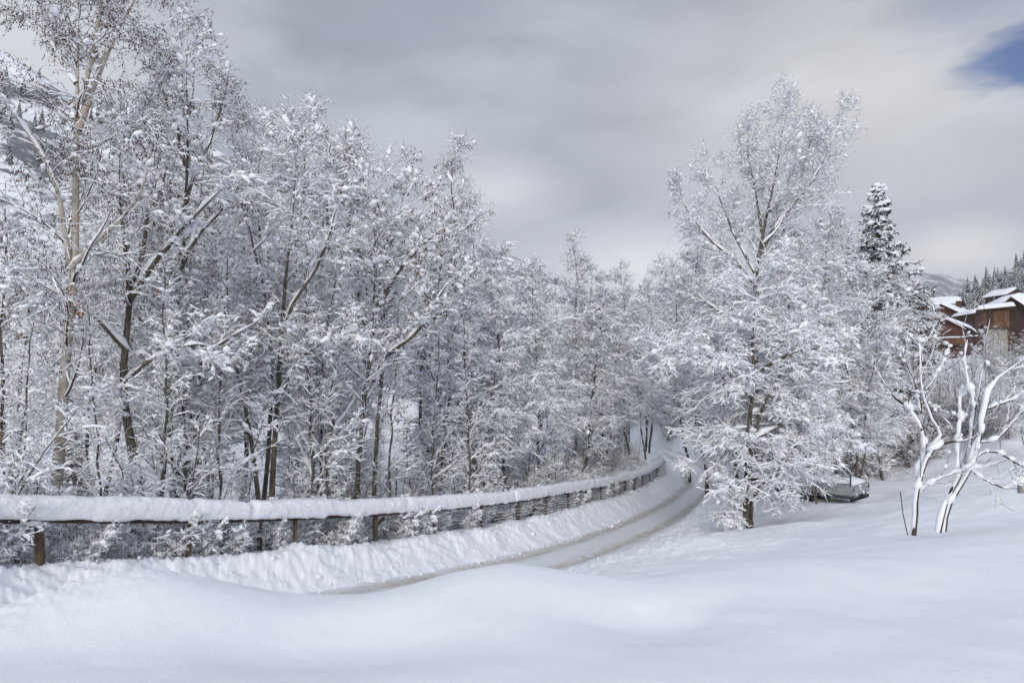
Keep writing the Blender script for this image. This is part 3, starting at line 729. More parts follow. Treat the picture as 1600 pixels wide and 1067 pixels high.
hero('ash_tree', 'ash with brown seed bunches and ascending snow-capped branches, right of the twin trunks', 572, 18.0, [
    dict(p=[(558, 790), (566, 670), (578, 560), (588, 430), (583, 320), (575, 270)], w=(9, 1.6), base=True),
    dict(p=[(583, 790), (590, 670), (600, 560), (604, 430), (625, 330), (645, 262)], w=(8, 1.5), base=True, Y=18.5),
    dict(p=[(590, 480), (625, 420), (665, 380), (700, 350)], w=(8, 2.0), dep=-.7),
    dict(p=[(586, 440), (555, 380), (535, 310), (542, 225)], w=(8, 2.0), dep=.5),
    dict(p=[(598, 560), (650, 520), (690, 460), (715, 420)], w=(8, 2.0), dep=-1.2),
    dict(p=[(584, 520), (545, 470), (515, 400), (510, 310), (520, 235)], w=(8, 2.0), dep=.5)],
    [dict(per=PERL(1.75), t0=.30, t1=.995, ln=lambda t, p: .5+p*.18*(1.2-t), ang=(44, 10), segs=8, trop=(.05, .10), jit=.10, rlen=.012),
     dict(per=8, t0=.12, t1=.98, ln=lambda t, p: p*.45*(1.1-.5*t)+.16, ang=(42, 10), segs=6, trop=(.04, .06), jit=.11, rmin=.005),
     dict(per=6, t0=.12, t1=.98, ln=lambda t, p: p*.42+.10, ang=(42, 12), segs=4, trop=(.02, .02), jit=.13, rmin=.004),
     dict(per=2, t0=.2, t1=1, ln=lambda t, p: p*.4+.05, ang=(42, 12), segs=3, trop=(.0, .0), jit=.14, rmin=.0042)],
    15, bark='bark', snow=SN, puff=[(1, dict(frac=.10, size=.07, long=2.)), (2, dict(frac=.15, size=.062, long=1.8)), (3, dict(frac=.10, size=.048))], crown_from=1,
    hangs=dict(name='seed_bunches', mat='seed', items=[(2, dict(frac=.07, ln=.09, rad=.016, per=5, spread=.5)), (3, dict(frac=.035, ln=.08, rad=.014, per=5, spread=.5))]))

# ------------------------------------------------------------------ prototypes (each is used where it stands first, then copied)
PROTO = {}
def auto(kind, seed, H, r, levels, n_stems=1, cat='tree', nm='bare_tree', lean=.05, wob=.11, m=14, **kw):
    rng = np.random.default_rng(seed); st = []
    for i in range(n_stems):
        hh = H*(1-.16*i*rng.uniform(.5, 1.2)) if i else H
        st.append(auto_stem(rng, hh, r*(1 if i == 0 else .8), m, lean=lean*(1+1.6*(i > 0)), wob=wob, start=(rng.normal(0, .12)*(i > 0), rng.normal(0, .12)*(i > 0), -.3)))
    root, lv = assemble(nm, (0, 0, 0), 'x', cat, st, levels, rng, **kw)
    PROTO[kind] = [root, H, False]
def place(kind, px, Y, label, top=None, wide=1.0, H=None, rot=None, group=None, tilt=None, seed=0, dz=-.05):
    root, H0, used = PROTO[kind]
    p = gp(px, Y); p[2] += dz
    rr = random.Random(int(px*131+Y*977+seed))
    if top is not None: H = float(P(px, top, Y)[2]-p[2])
    sc = (H or H0)/H0
    rot = rr.uniform(0, 6.28) if rot is None else rot
    tl = (rr.uniform(-.03, .03), rr.uniform(-.03, .03)) if tilt is None else tilt
    k = (wide*sc*rr.uniform(.92, 1.12), wide*sc*rr.uniform(.92, 1.12), sc)
    if not used:
        PROTO[kind][2] = True
        root.location = tuple(float(c) for c in p); root.rotation_euler = (tl[0], tl[1], rot); root.scale = k; root['label'] = label
        if group: root['group'] = group
        return root
    c = copy_tree(root, p, rot, 1, label, group, tl); c.scale = k
    return c

auto('alder1', 101, 10.0, .065, lv_alder(10.0, n1=26), 1, snow=SN, puff=PF, crown_from=1, hangs=dict(name='catkins', mat='catkin', items=[(4, dict(frac=.04, ln=.05, rad=.01))]))
auto('alder2', 102, 10.0, .055, lv_alder(10.0, n1=17, spread=.28, ang1=42), 2, snow=SN, puff=PF, crown_from=1)
auto('ash1', 103, 10.0, .07, lv_alder(10.0, n1=22, spread=.28, up=.12, twigs=2, ang1=40), 1, snow=SN, puff=PF, crown_from=1, hangs=dict(name='seed_bunches', mat='seed', items=[(3, dict(frac=.02, ln=.09, rad=.015, per=5, spread=.5))]))
auto('weep1', 104, 9.0, .07, lv_weep(9.0, n1=32), 1, snow=SNW, puff=PFW, crown_from=1)
auto('weep2', 105, 9.0, .06, lv_weep(9.0, n1=19, spread=.28), 2, snow=SNW, puff=PFW, crown_from=1)
auto('weep3', 110, 9.0, .08, lv_weep(9.0, n1=30, spread=.33, t0=.34), 1, snow=SNW, puff=PFW, crown_from=1)
# young multi-stemmed growth
def lv_shrub(H, n1=12, up=.06, ang=38):
    return [dict(per=n1, t0=.15, t1=.97, ln=lambda t, p: H*.28*(1.15-.7*t), ang=(ang, 12), segs=6, trop=(.03, up), jit=.13, rlen=.008),
            dict(per=6, t0=.15, t1=.98, ln=lambda t, p: p*.45+.08, ang=(42, 12), segs=4, trop=(.0, -.02), jit=.14, rmin=.0042),
            dict(per=4, t0=.15, t1=1, ln=lambda t, p: p*.45+.06, ang=(42, 12), segs=3, trop=(-.02, -.04), jit=.15, rmin=.0036)]
auto('shrub1', 106, 3.0, .022, lv_shrub(3.0, 11), 6, cat='shrub', nm='shrub', lean=.22, m=10, snow=SN, puff=[(1, dict(frac=.10, size=.045)), (2, dict(frac=.06, size=.035))], crown_from=1)
auto('shrub2', 107, 2.0, .018, lv_shrub(2.0, 12, up=-.06, ang=55), 6, cat='shrub', nm='shrub', lean=.35, m=9, snow=SN, puff=[(0, dict(frac=.2, size=.08, long=2)), (1, dict(frac=.26, size=.075, long=2)), (2, dict(frac=.18, size=.055))], crown_from=1)
auto('sapling', 108, 4.5, .030, lv_shrub(4.5, 16), 1, cat='sapling', nm='sapling', lean=.05, m=12, snow={'all': dict(cover=.9, amt=.7)}, puff=[(1, dict(frac=.08, size=.06)), (2, dict(frac=.05, size=.045))], crown_from=1)
auto('pole', 111, 7.0, .042, [dict(per=26, t0=.22, t1=.99, ln=lambda t, p: .25+.95*(1.1-t), ang=(42, 12), segs=7, trop=(.03, .04), jit=.10, rlen=.009),
    dict(per=7, t0=.15, t1=.98, ln=lambda t, p: p*.42+.08, ang=(42, 12), segs=5, trop=(.0, .0), jit=.12, rmin=.0042),
    dict(per=4, t0=.15, t1=1, ln=lambda t, p: p*.42+.06, ang=(42, 12), segs=3, trop=(-.01, -.02), jit=.13, rmin=.0036)], 1, cat='sapling', nm='sapling', lean=.04, m=14, snow=SN, puff=[(1, dict(frac=.12, size=.045, long=2.)), (2, dict(frac=.10, size=.035)), (3, dict(frac=.05, size=.028))], crown_from=1)
auto('thicket', 109, 4.0, .022, lv_shrub(4.0, 12, up=.08, ang=34), 7, cat='shrub', nm='shrub', lean=.16, m=11, snow={'all': dict(cover=.6, amt=.55)}, puff=[(1, dict(frac=.03, size=.05))], twig='twig_red', crown_from=1)

# spruce
def spruce(kind, seed, H, nwh, spread, needles=True):
    rng = np.random.default_rng(seed)
    st = [auto_stem(rng, H, H*.014, 14, lean=.0, wob=.01, rtip=.01)]
    lv = [dict(per=nwh, t0=.06, t1=.995, ln=lambda t, p: H*np.minimum(spread*1.7*(1.015-t), .175)+.03, ang=(96, 7), segs=6, trop=(-.05, .10), jit=.05, rlen=.012),
          dict(per=13, t0=.12, t1=.98, ln=lambda t, p: p*.34*(1.15-.9*t)+.07, ang=(52, 6), segs=4, trop=(-.04, -.06), jit=.07, flat=1.0, rk=1.5, rmin=.024, rlen=.02, tipk=.6),
          dict(per=3, t0=.15, t1=1, ln=lambda t, p: p*.42+.05, ang=(42, 8), segs=2, trop=(-.15, -.15), jit=.08, rk=1.2, rmin=.020, rlen=.02, tipk=.5)]
    root, l = assemble('spruce_tree', (0, 0, 0), 'x', 'spruce', st, lv, rng, bark='bark_dark', twig='needle', crown_from=1,
                       snow={'all': dict(cover=.9, wk=.75), 0: dict(amt=0), 1: dict(amt=1.1), 2: dict(amt=.85, base=.016, cover=.85), 3: dict(amt=.4, cover=.5)},
                       puff=[(1, dict(frac=.22, size=H*.008, flat=.5, long=2.4)), (2, dict(frac=.07, size=H*.008))], sides=(8, 6, 5, 4))
    PROTO[kind] = [root, H, False]
spruce('spruce', 201, 10.0, 230, .23)

# ------------------------------------------------------------------ thicket and woods left of the road
A, B = 'back rows of snowy trees behind the fence', 'snowy brushwood along the fence'
row = [('pole', 8, 12.6, 330, 'thin dark tree at the far left edge of the frame'),
       ('pole', 155, 12.8, 480, 'thin brown sapling between the birch and the crooked dark trunk'),
       ('pole', 30, 12.0, 500, 'thin upright sapling left of the birch'),
       ('alder1', 168, 19.0, 215, 'tree behind and between the birch and the crooked dark trunk'),
       ('ash1', 60, 24.0, 260, 'tree behind the birch on its left'),
       ('alder2', 322, 18.5, 215, 'tree standing behind the right side of the slender catkin tree'),
       ('alder1', 372, 21.0, 200, 'tree behind the twin-trunked alder on its left'),
       ('ash1', 500, 20.0, 205, 'upright tree with seeds between the twin trunks and the ash'),
       ('alder2', 545, 24.0, 215, 'tree peeking out over the thicket just left of the ash'),
       ('alder1', 455, 25.0, 185, 'tall tree behind the twin-trunked alder, tips against the sky'),
       ('ash1', 690, 25.0, 262, 'ascending tree at the right shoulder of the left thicket'),
       ('alder1', 705, 30.0, 300, 'last tall tree of the left thicket, left of the pale hill'),
       ('ash1', 655, 34.0, 285, 'tree behind the ash, its tips above the thicket'),
       ('alder2', 735, 34.0, 350, 'tree at the right edge of the tall thicket, before the gap'),
       ('weep1', 120, 20.0, 330, 'drooping snow-loaded tree behind the birch trunk'),
       ('weep2', 345, 20.0, 385, 'snow-loaded low tree left of the twin trunks'),
       ('weep1', 520, 22.0, 400, 'drooping snow-loaded tree between the twin trunks and the ash'),
       ('weep2', 748, 24, 480, 'low snow-loaded tree right of the ash'),
       ('weep1', 235, 24.0, 300, 'snow-loaded tree far behind the crooked dark trunk'),
       ('weep2', 12, 26.0, 380, 'low snow-loaded tree at the left edge behind the birch')]
row += [('pole', 62, 14.0, 430, 'slim dark stem just left of the birch base'), ('pole', 238, 13.0, 420, 'slim stem between the crooked trunk and the slender alder'),
        ('alder2', 300, 15.0, 330, 'slim forked tree right behind the slender alder'), ('pole', 362, 14.8, 400, 'slim sapling left of the twin trunks'),
        ('pole', 478, 16.4, 430, 'slim sapling right of the twin trunks'), ('alder2', 515, 16.5, 330, 'slim forked tree halfway between the twin trunks and the ash'),
        ('pole', 625, 18.6, 470, 'slim sapling right of the ash trunks'), ('pole', 722, 22.5, 500, 'slim upright sapling before the broad drooping middle tree'), ('pole', 690, 21.5, 520, 'slim sapling over the fence right of the white mound')]
for kd, px, Y, top, lab in row: place(kd, px, Y, lab, top=top)
# middle group along the fence
mid = [('weep1', 795, 26.0, 385, 'broad drooping snow-covered tree in the middle, above the far part of the fence', 1.2),
       ('weep2', 755, 29.0, 420, 'drooping snowy tree behind the broad middle tree on its left', 4),
       ('weep1', 850, 30.0, 418, 'drooping snowy tree just right of the broad middle tree', 2.7),
       ('alder1', 903, 36.0, 385, 'taller fine-twigged tree right of the middle tree, top against the sky', None),
       ('weep1', 905, 34.0, 455, 'snow-loaded tree arching over the fence in the middle distance', 5.0),
       ('weep2', 940, 39.0, 430, 'snowy tree left of the bend in the road', None),
       ('alder2', 975, 48.0, 412, 'pale frosted tree behind the bend in the road', None),
       ('weep1', 985, 45.0, 470, 'drooping snowy tree just above the last fence posts', None),
       ('alder1', 1012, 58.0, 435, 'frosted tree standing right over the end of the road', None),
       ('weep2', 1062, 80.0, 540, 'snowy tree closing the view at the end of the road', None),
       ('weep1', 1095, 68.0, 500, 'snowy tree on the outer side of the far bend in the road', None),
       ('weep2', 1005, 58.0, 500, 'snowy tree inside the far bend of the road', None),
       ('weep1', 1035, 84.0, 520, 'farthest snowy tree visible over the road', None),
       ('weep1', 1085, 76.0, 470, 'far snowy tree behind the road, left of the tall roadside tree', None),
       ('weep2', 715, 26.5, 560, 'low bent snowy tree right of the white mound', None)]
for kd, px, Y, top, lab, rot in mid: place(kd, px, Y, lab, top=top, rot=rot)
sp = [(706, 38, 312, 'dark spruce half hidden behind the right end of the left thicket'), (492, 46, 440, 'dark spruce deep in the left thicket'),
      (345, 44, 470, 'dark spruce seen low between the left trunks'), (1002, 90, 440, 'distant spruce behind the bend in the road')]
for px, Y, top, lab in sp: place('spruce', px, Y, lab, top=top)
place('spruce', 290, 15.5, 'small snow-buried spruce behind the fence left of the twin trunks', top=690)
place('spruce', 122, 17.0, 'young snow-buried spruce just behind the white birch', top=650)
rg = random.Random(5)
# brushwood behind the fence
s0 = S_OF(n_pre)-2.5; s1 = S_OF(n_pre+12)
k = 0
s = s0
while s < s1:
    c = curve_at(s); nn, dd_ = curve_n(s)
    far_ = (s-s0)/(s1-s0)
    for off, kd, hh in ((rg.uniform(.35, .7), 'shrub2', rg.uniform(.9, 1.25)), (rg.uniform(.9, 2.0), rg.choice(['shrub1', 'thicket', 'shrub1', 'thicket']), rg.uniform(1.5, 2.8)), (rg.uniform(2.2, 4.0), rg.choice(['sapling', 'shrub1', 'pole', 'thicket']), rg.uniform(2.6, 4.4) if s > s0+9 else rg.uniform(1.6, 2.6))):
        q = c[:2]-nn*off+dd_*rg.uniform(-.5, .5)
        px = 800+1067*q[0]/q[1]
        place(kd, px, q[1], 'snow-laden leafless bush in the brushwood behind the fence' if kd not in ('sapling', 'pole') else 'slim leafless sapling in the brushwood behind the fence', H=hh,
              group='snowy bushes behind the fence' if kd not in ('sapling', 'pole') else 'slim saplings behind the fence', seed=k)
        k += 1
    s += 1.05+.5*far_
for i in range(14):
    px = 1028+i*5.5; Y = rg.uniform(66, 74)
    place(rg.choice(['thicket', 'shrub1', 'weep2']), px, Y, 'low snowy growth closing off the far bend of the road', H=rg.uniform(4, 8), group='snowy growth beyond the far bend', seed=i, wide=1.3)
# back rows
G1 = 'snow-covered trees filling the wood behind the fence'
back = []
for i in range(12):
    px = -150+i*78+rg.uniform(-12, 12); Y = rg.uniform(30, 70)
    if 550 < px < 690: Y = 72
    edge = np.interp(px, [-150, 0, 150, 330, 560, 650, 740, 800], [270, 280, 290, 285, 290, 350, 430, 460])
    back.append((rg.choice(['alder1', 'alder2', 'ash1', 'weep1', 'weep2']), px, Y, edge+rg.uniform(0, 110)))
for i in range(12):
    px = 760+i*24+rg.uniform(-8, 8); Y = rg.uniform(50, 85)
    if abs(px-1055) < 40: continue
    back.append((rg.choice(['alder1', 'weep1', 'weep2']), px, Y, rg.uniform(430, 520)))
for i, (kd, px, Y, top) in enumerate(back):
    place(kd, px, Y, 'one of the dense snow-covered trees in the wood behind the fence', top=top, group=G1, seed=i)

# ------------------------------------------------------------------ right of the road
hero('beech_tree', 'low wide tree with a bare dark stem beside the road, branches heavy with snow', 1166, 21.0, [
    dict(p=[(1166, 828), (1167, 760), (1170, 700), (1174, 640), (1180, 590), (1176, 530), (1182, 460), (1186, 410)], w=(11, 1.6), base=True),
    dict(p=[(1172, 815), (1176, 740), (1178, 690), (1190, 640), (1215, 590), (1250, 540), (1280, 500)], w=(8, 1.2), base=True, Y=21.3),
    dict(p=[(1176, 620), (1130, 590), (1085, 560), (1045, 545), (1015, 555)], w=(7, 1.4), dep=-.5),
    dict(p=[(1178, 590), (1220, 560), (1270, 545), (1310, 550)], w=(7, 1.4), dep=-.8),
    dict(p=[(1170, 715), (1135, 700), (1105, 705), (1085, 725)], w=(7, 1.4), dep=.6),
    dict(p=[(1172, 690), (1230, 660), (1280, 665), (1320, 690)], w=(7, 1.4), dep=.6),
    dict(p=[(1168, 770), (1200, 745), (1225, 720), (1235, 695)], w=(6, 1.4), dep=-.6),
    dict(p=[(1167, 800), (1150, 794), (1134, 804)], w=(4, 0.9), dep=-.3)],
    [dict(per=PERL(3.6), t0=.20, t1=.99, ln=lambda t, p: .55+p*.24*(1.1-.8*t), ang=(72, 12), segs=8, trop=(-.01, -.05), jit=.11, rlen=.009),
     dict(per=9, t0=.12, t1=.98, ln=lambda t, p: p*.42*(1.1-.5*t)+.15, ang=(48, 12), segs=5, trop=(-.04, -.08), jit=.12, flat=.75, rmin=.004),
     dict(per=7, t0=.12, t1=.98, ln=lambda t, p: p*.42+.10, ang=(44, 12), segs=4, trop=(-.05, -.09), jit=.13, flat=.6, rmin=.0042),
     dict(per=2, t0=.2, t1=1, ln=lambda t, p: p*.42+.06, ang=(42, 12), segs=3, trop=(-.05, -.08), jit=.14, rmin=.0038)],
    31, m=14, bark='bark', snow={'all': dict(cover=.98, amt=1.1), 0: dict(cover=.7), 3: dict(amt=1.3), 4: dict(amt=1.2)}, puff=PFW, crown_from=1)

hero('poplar_tree', 'tallest tree right of the road, wide bare crown with upright tips against the sky', 1180, 27.0, [
    dict(p=[(1178, 760), (1180, 640), (1180, 520), (1184, 420), (1190, 375), (1202, 320), (1212, 270), (1222, 215), (1234, 160)], w=(12, 1.3), base=True),
    dict(p=[(1186, 400), (1215, 350), (1248, 310), (1275, 275), (1300, 220), (1322, 175)], w=(7, 1.0), dep=-.5),
    dict(p=[(1192, 372), (1180, 300), (1168, 240), (1172, 190)], w=(5.5, 1.0), dep=.8),
    dict(p=[(1182, 450), (1150, 410), (1110, 375), (1070, 320), (1062, 285)], w=(6, 1.0), dep=-.5),
    dict(p=[(1182, 430), (1150, 370), (1125, 310), (1110, 255)], w=(5.5, 1.0), dep=1.0),
    dict(p=[(1182, 470), (1230, 440), (1280, 420), (1330, 415)], w=(6, 1.0), dep=-1.0),
    dict(p=[(1180, 520), (1130, 490), (1080, 455), (1040, 430)], w=(6, 1.0), dep=-1.2),
    dict(p=[(1180, 540), (1240, 510), (1300, 490), (1350, 480)], w=(6, 1.0), dep=1.2),
    dict(p=[(1205, 330), (1240, 290), (1262, 240), (1275, 185)], w=(6, 1.4), dep=1.2),
    dict(p=[(1180, 600), (1130, 570), (1075, 540), (1035, 540)], w=(5.5, 1.0), dep=1.0)],
    [dict(per=PERL(2.8), t0=.2, t1=.995, ln=lambda t, p: .55+p*.20*(1.15-.9*t), ang=(48, 12), segs=8, trop=(.03, .07), jit=.11, rlen=.010),
     dict(per=9, t0=.12, t1=.98, ln=lambda t, p: p*.42*(1.1-.5*t)+.15, ang=(46, 12), segs=5, trop=(.02, .04), jit=.12, rmin=.0045),
     dict(per=6, t0=.12, t1=.98, ln=lambda t, p: p*.42+.10, ang=(44, 12), segs=4, trop=(.0, .03), jit=.13, rmin=.0036),
     dict(per=2, t0=.2, t1=1, ln=lambda t, p: p*.42+.05, ang=(42, 12), segs=3, trop=(.0, .02), jit=.14, rmin=.0042)],
    32, m=14, bark='bark', snow=SN, puff=PF, crown_from=1)

right = [('weep3', 1150, 30.0, 455, 'broad snowy tree drooping over the right side of the road', 1.15), ('weep3', 1165, 40.0, 470, 'far roadside tree leaning towards the bend in the road', 1.3),
         ('weep3', 1232, 26.5, 500, 'full snowy crown low and right of the tallest trunk', 1.25), ('alder1', 1238, 30.0, 350, 'fine-twigged crown just right of the tallest tree', 1.3), ('alder1', 1100, 33.0, 375, 'fine-twigged crown left of the tallest trunk', 1.3), ('alder1', 1075, 46.0, 425, 'fine-twigged frosted tree above the road left of the tallest tree'),
         ('alder1', 1120, 36.0, 400, 'fine-twigged tree behind the tallest tree on its left'), ('weep1', 1250, 31.0, 420, 'thick snowy tree right of the tallest tree'),
         ('alder1', 1300, 36.0, 325, 'round bare crown between the tallest tree and the spruce'), ('alder2', 1332, 38.0, 345, 'bare snowy crown touching the left side of the spruce'),
         ('weep2', 1330, 30.0, 480, 'drooping snowy tree above the trailer'), ('alder1', 1425, 40.0, 420, 'bare snowy crown on the right side of the spruce'),
         ('weep1', 1375, 36.0, 520, 'snow-loaded tree in front of the spruce'), ('weep2', 1435, 43.0, 440, 'snowy tree left of the chalet roofs'),
         ('weep1', 1225, 26.0, 600, 'low snowy tree hanging down left of the trailer'), ('weep2', 1272, 24.6, 600, 'low snow-bent tree whose twigs hang over the trailer'),
         ('alder2', 1200, 42.0, 330, 'tree behind the tallest tree, seen through its crown'), ('weep2', 1160, 40.0, 480, 'snowy tree deep behind the tallest tree'),
         ('weep1', 1400, 44.0, 520, 'snowy tree at the back of the field, right of the trailer')]
for q in right: place(q[0], q[1], q[2], q[4], top=q[3], wide=q[5] if len(q) > 5 else 1.12)
place('spruce', 1379, 42.0, 'tall snow-tipped spruce rising above the bare trees right of the road', top=288)
for i in range(30):
    px = 1235+i*15+rg.uniform(-8, 8); Y = rg.uniform(36.5, 46)+max(0, px-1480)*.02
    kd = rg.choice(['thicket', 'thicket', 'shrub1', 'sapling'])
    nmk = 'sapling' if kd == 'sapling' else 'bush'
    place(kd, px, Y, 'leafless %s in the brown thicket along the back of the snowy field' % nmk, H=rg.uniform(3.2, 6.2) if px < 1440 else rg.uniform(2.8, 4.4), group='leafless %s growth at the back of the field' % nmk, seed=i)
for i in range(12):
    px = 1470+i*15+rg.uniform(-6, 6)
    place(rg.choice(['thicket', 'alder2']), px, rg.uniform(46, 60), 'bare snowy tree in the grove below the chalets', H=rg.uniform(3.6, 5.4), group='bare trees in the grove below the chalets', seed=i)
place('weep2', 1598, 34, 'snowy shrub-like tree at the right edge, below the dark chalet', top=560)
place('shrub1', 1352, 60, 'bush hidden behind the spruce', H=3)

# the two small snow-plastered trees on the near bank
def bank_tree(label, bx, by, Y, stems, seed, per=5):
    rng = np.random.default_rng(seed)
    o = P(bx, by, Y); o[2] = gz(o[0], o[1])-.08; st = []
    for s in stems: st.append(traced(s['p'], 14, Y, s.get('dep', 0), s['w'][0], s['w'][1], o, rng, .006))
    lv = [dict(per=per+1, t0=.25, t1=.99, ln=lambda t, p: .20+p*.26, ang=(38, 12), segs=8, trop=(.04, .08), jit=.09, rlen=.007, rmin=.004),
          dict(per=4, t0=.2, t1=.98, ln=lambda t, p: p*.35+.07, ang=(40, 12), segs=5, trop=(.02, .04), jit=.1, rmin=.0038)]
    wnd = dict(wind=(-.95, .30, 0), wmin=.5)
    return assemble('young_tree', o, label, 'tree', st, lv, rng, bark='bark_dark', twig='twig', crown_from=1,
                    snow={0: dict(amt=.80, cap=.065, gain=.24, base=.006, wk=.45, cover=1, **wnd), 1: dict(amt=.6, cover=.5, **wnd), 2: dict(amt=.6, cover=.25)},
                    puff=[(0, dict(frac=.34, size=.046, long=1.9, flat=.85)), (1, dict(frac=.05, size=.034, flat=.8))])
bank_tree('small forked tree plastered with snow on the near bank, nearer the trailer', 1430, 832, 10.2, [
    dict(p=[(1429, 836), (1431, 800), (1433, 765), (1443, 725), (1452, 705), (1475, 690), (1510, 688), (1535, 672)], w=(7, 3), dep=-.2),
    dict(p=[(1436, 745), (1447, 700), (1440, 665), (1425, 640), (1395, 618), (1378, 590), (1366, 570)], w=(6, 2.5), dep=.3),
    dict(p=[(1450, 700), (1470, 680), (1455, 650), (1442, 610), (1438, 570), (1436, 520)], w=(5, 2.2), dep=.2),
    dict(p=[(1447, 610), (1462, 590), (1478, 555), (1485, 540)], w=(3, 1.6), dep=.3),
    dict(p=[(1439, 640), (1432, 600), (1415, 570), (1400, 548)], w=(3, 1.6), dep=-.2),
    dict(p=[(1436, 770), (1455, 752), (1490, 740), (1522, 730)], w=(3, 1.6), dep=-.4)], 41)
bank_tree('small many-stemmed tree plastered with snow on the near bank, the right one', 1472, 828, 10.0, [
    dict(p=[(1466, 832), (1474, 790), (1490, 760), (1505, 730), (1517, 690), (1522, 650), (1530, 610), (1538, 570), (1540, 545)], w=(8, 2.5), dep=.1),
    dict(p=[(1476, 830), (1482, 795), (1500, 760), (1520, 725), (1532, 680), (1540, 640), (1552, 600), (1575, 580), (1600, 560)], w=(7, 2.5), dep=-.3),
    dict(p=[(1500, 745), (1498, 700), (1502, 660), (1500, 630), (1505, 600)], w=(5, 2.2), dep=.3),
    dict(p=[(1528, 690), (1555, 685), (1570, 672), (1600, 640), (1625, 625)], w=(3.5, 2), dep=-.3),
    dict(p=[(1520, 715), (1550, 705), (1590, 725), (1625, 735)], w=(3.5, 2), dep=.3),
    dict(p=[(1515, 735), (1545, 755), (1572, 762), (1590, 750)], w=(3, 1.8), dep=-.2),
    dict(p=[(1538, 640), (1560, 632), (1585, 625), (1592, 615)], w=(4, 2), dep=.2),
    dict(p=[(1525, 640), (1512, 590), (1508, 560), (1512, 530)], w=(3, 1.5), dep=.2)], 42, per=4)

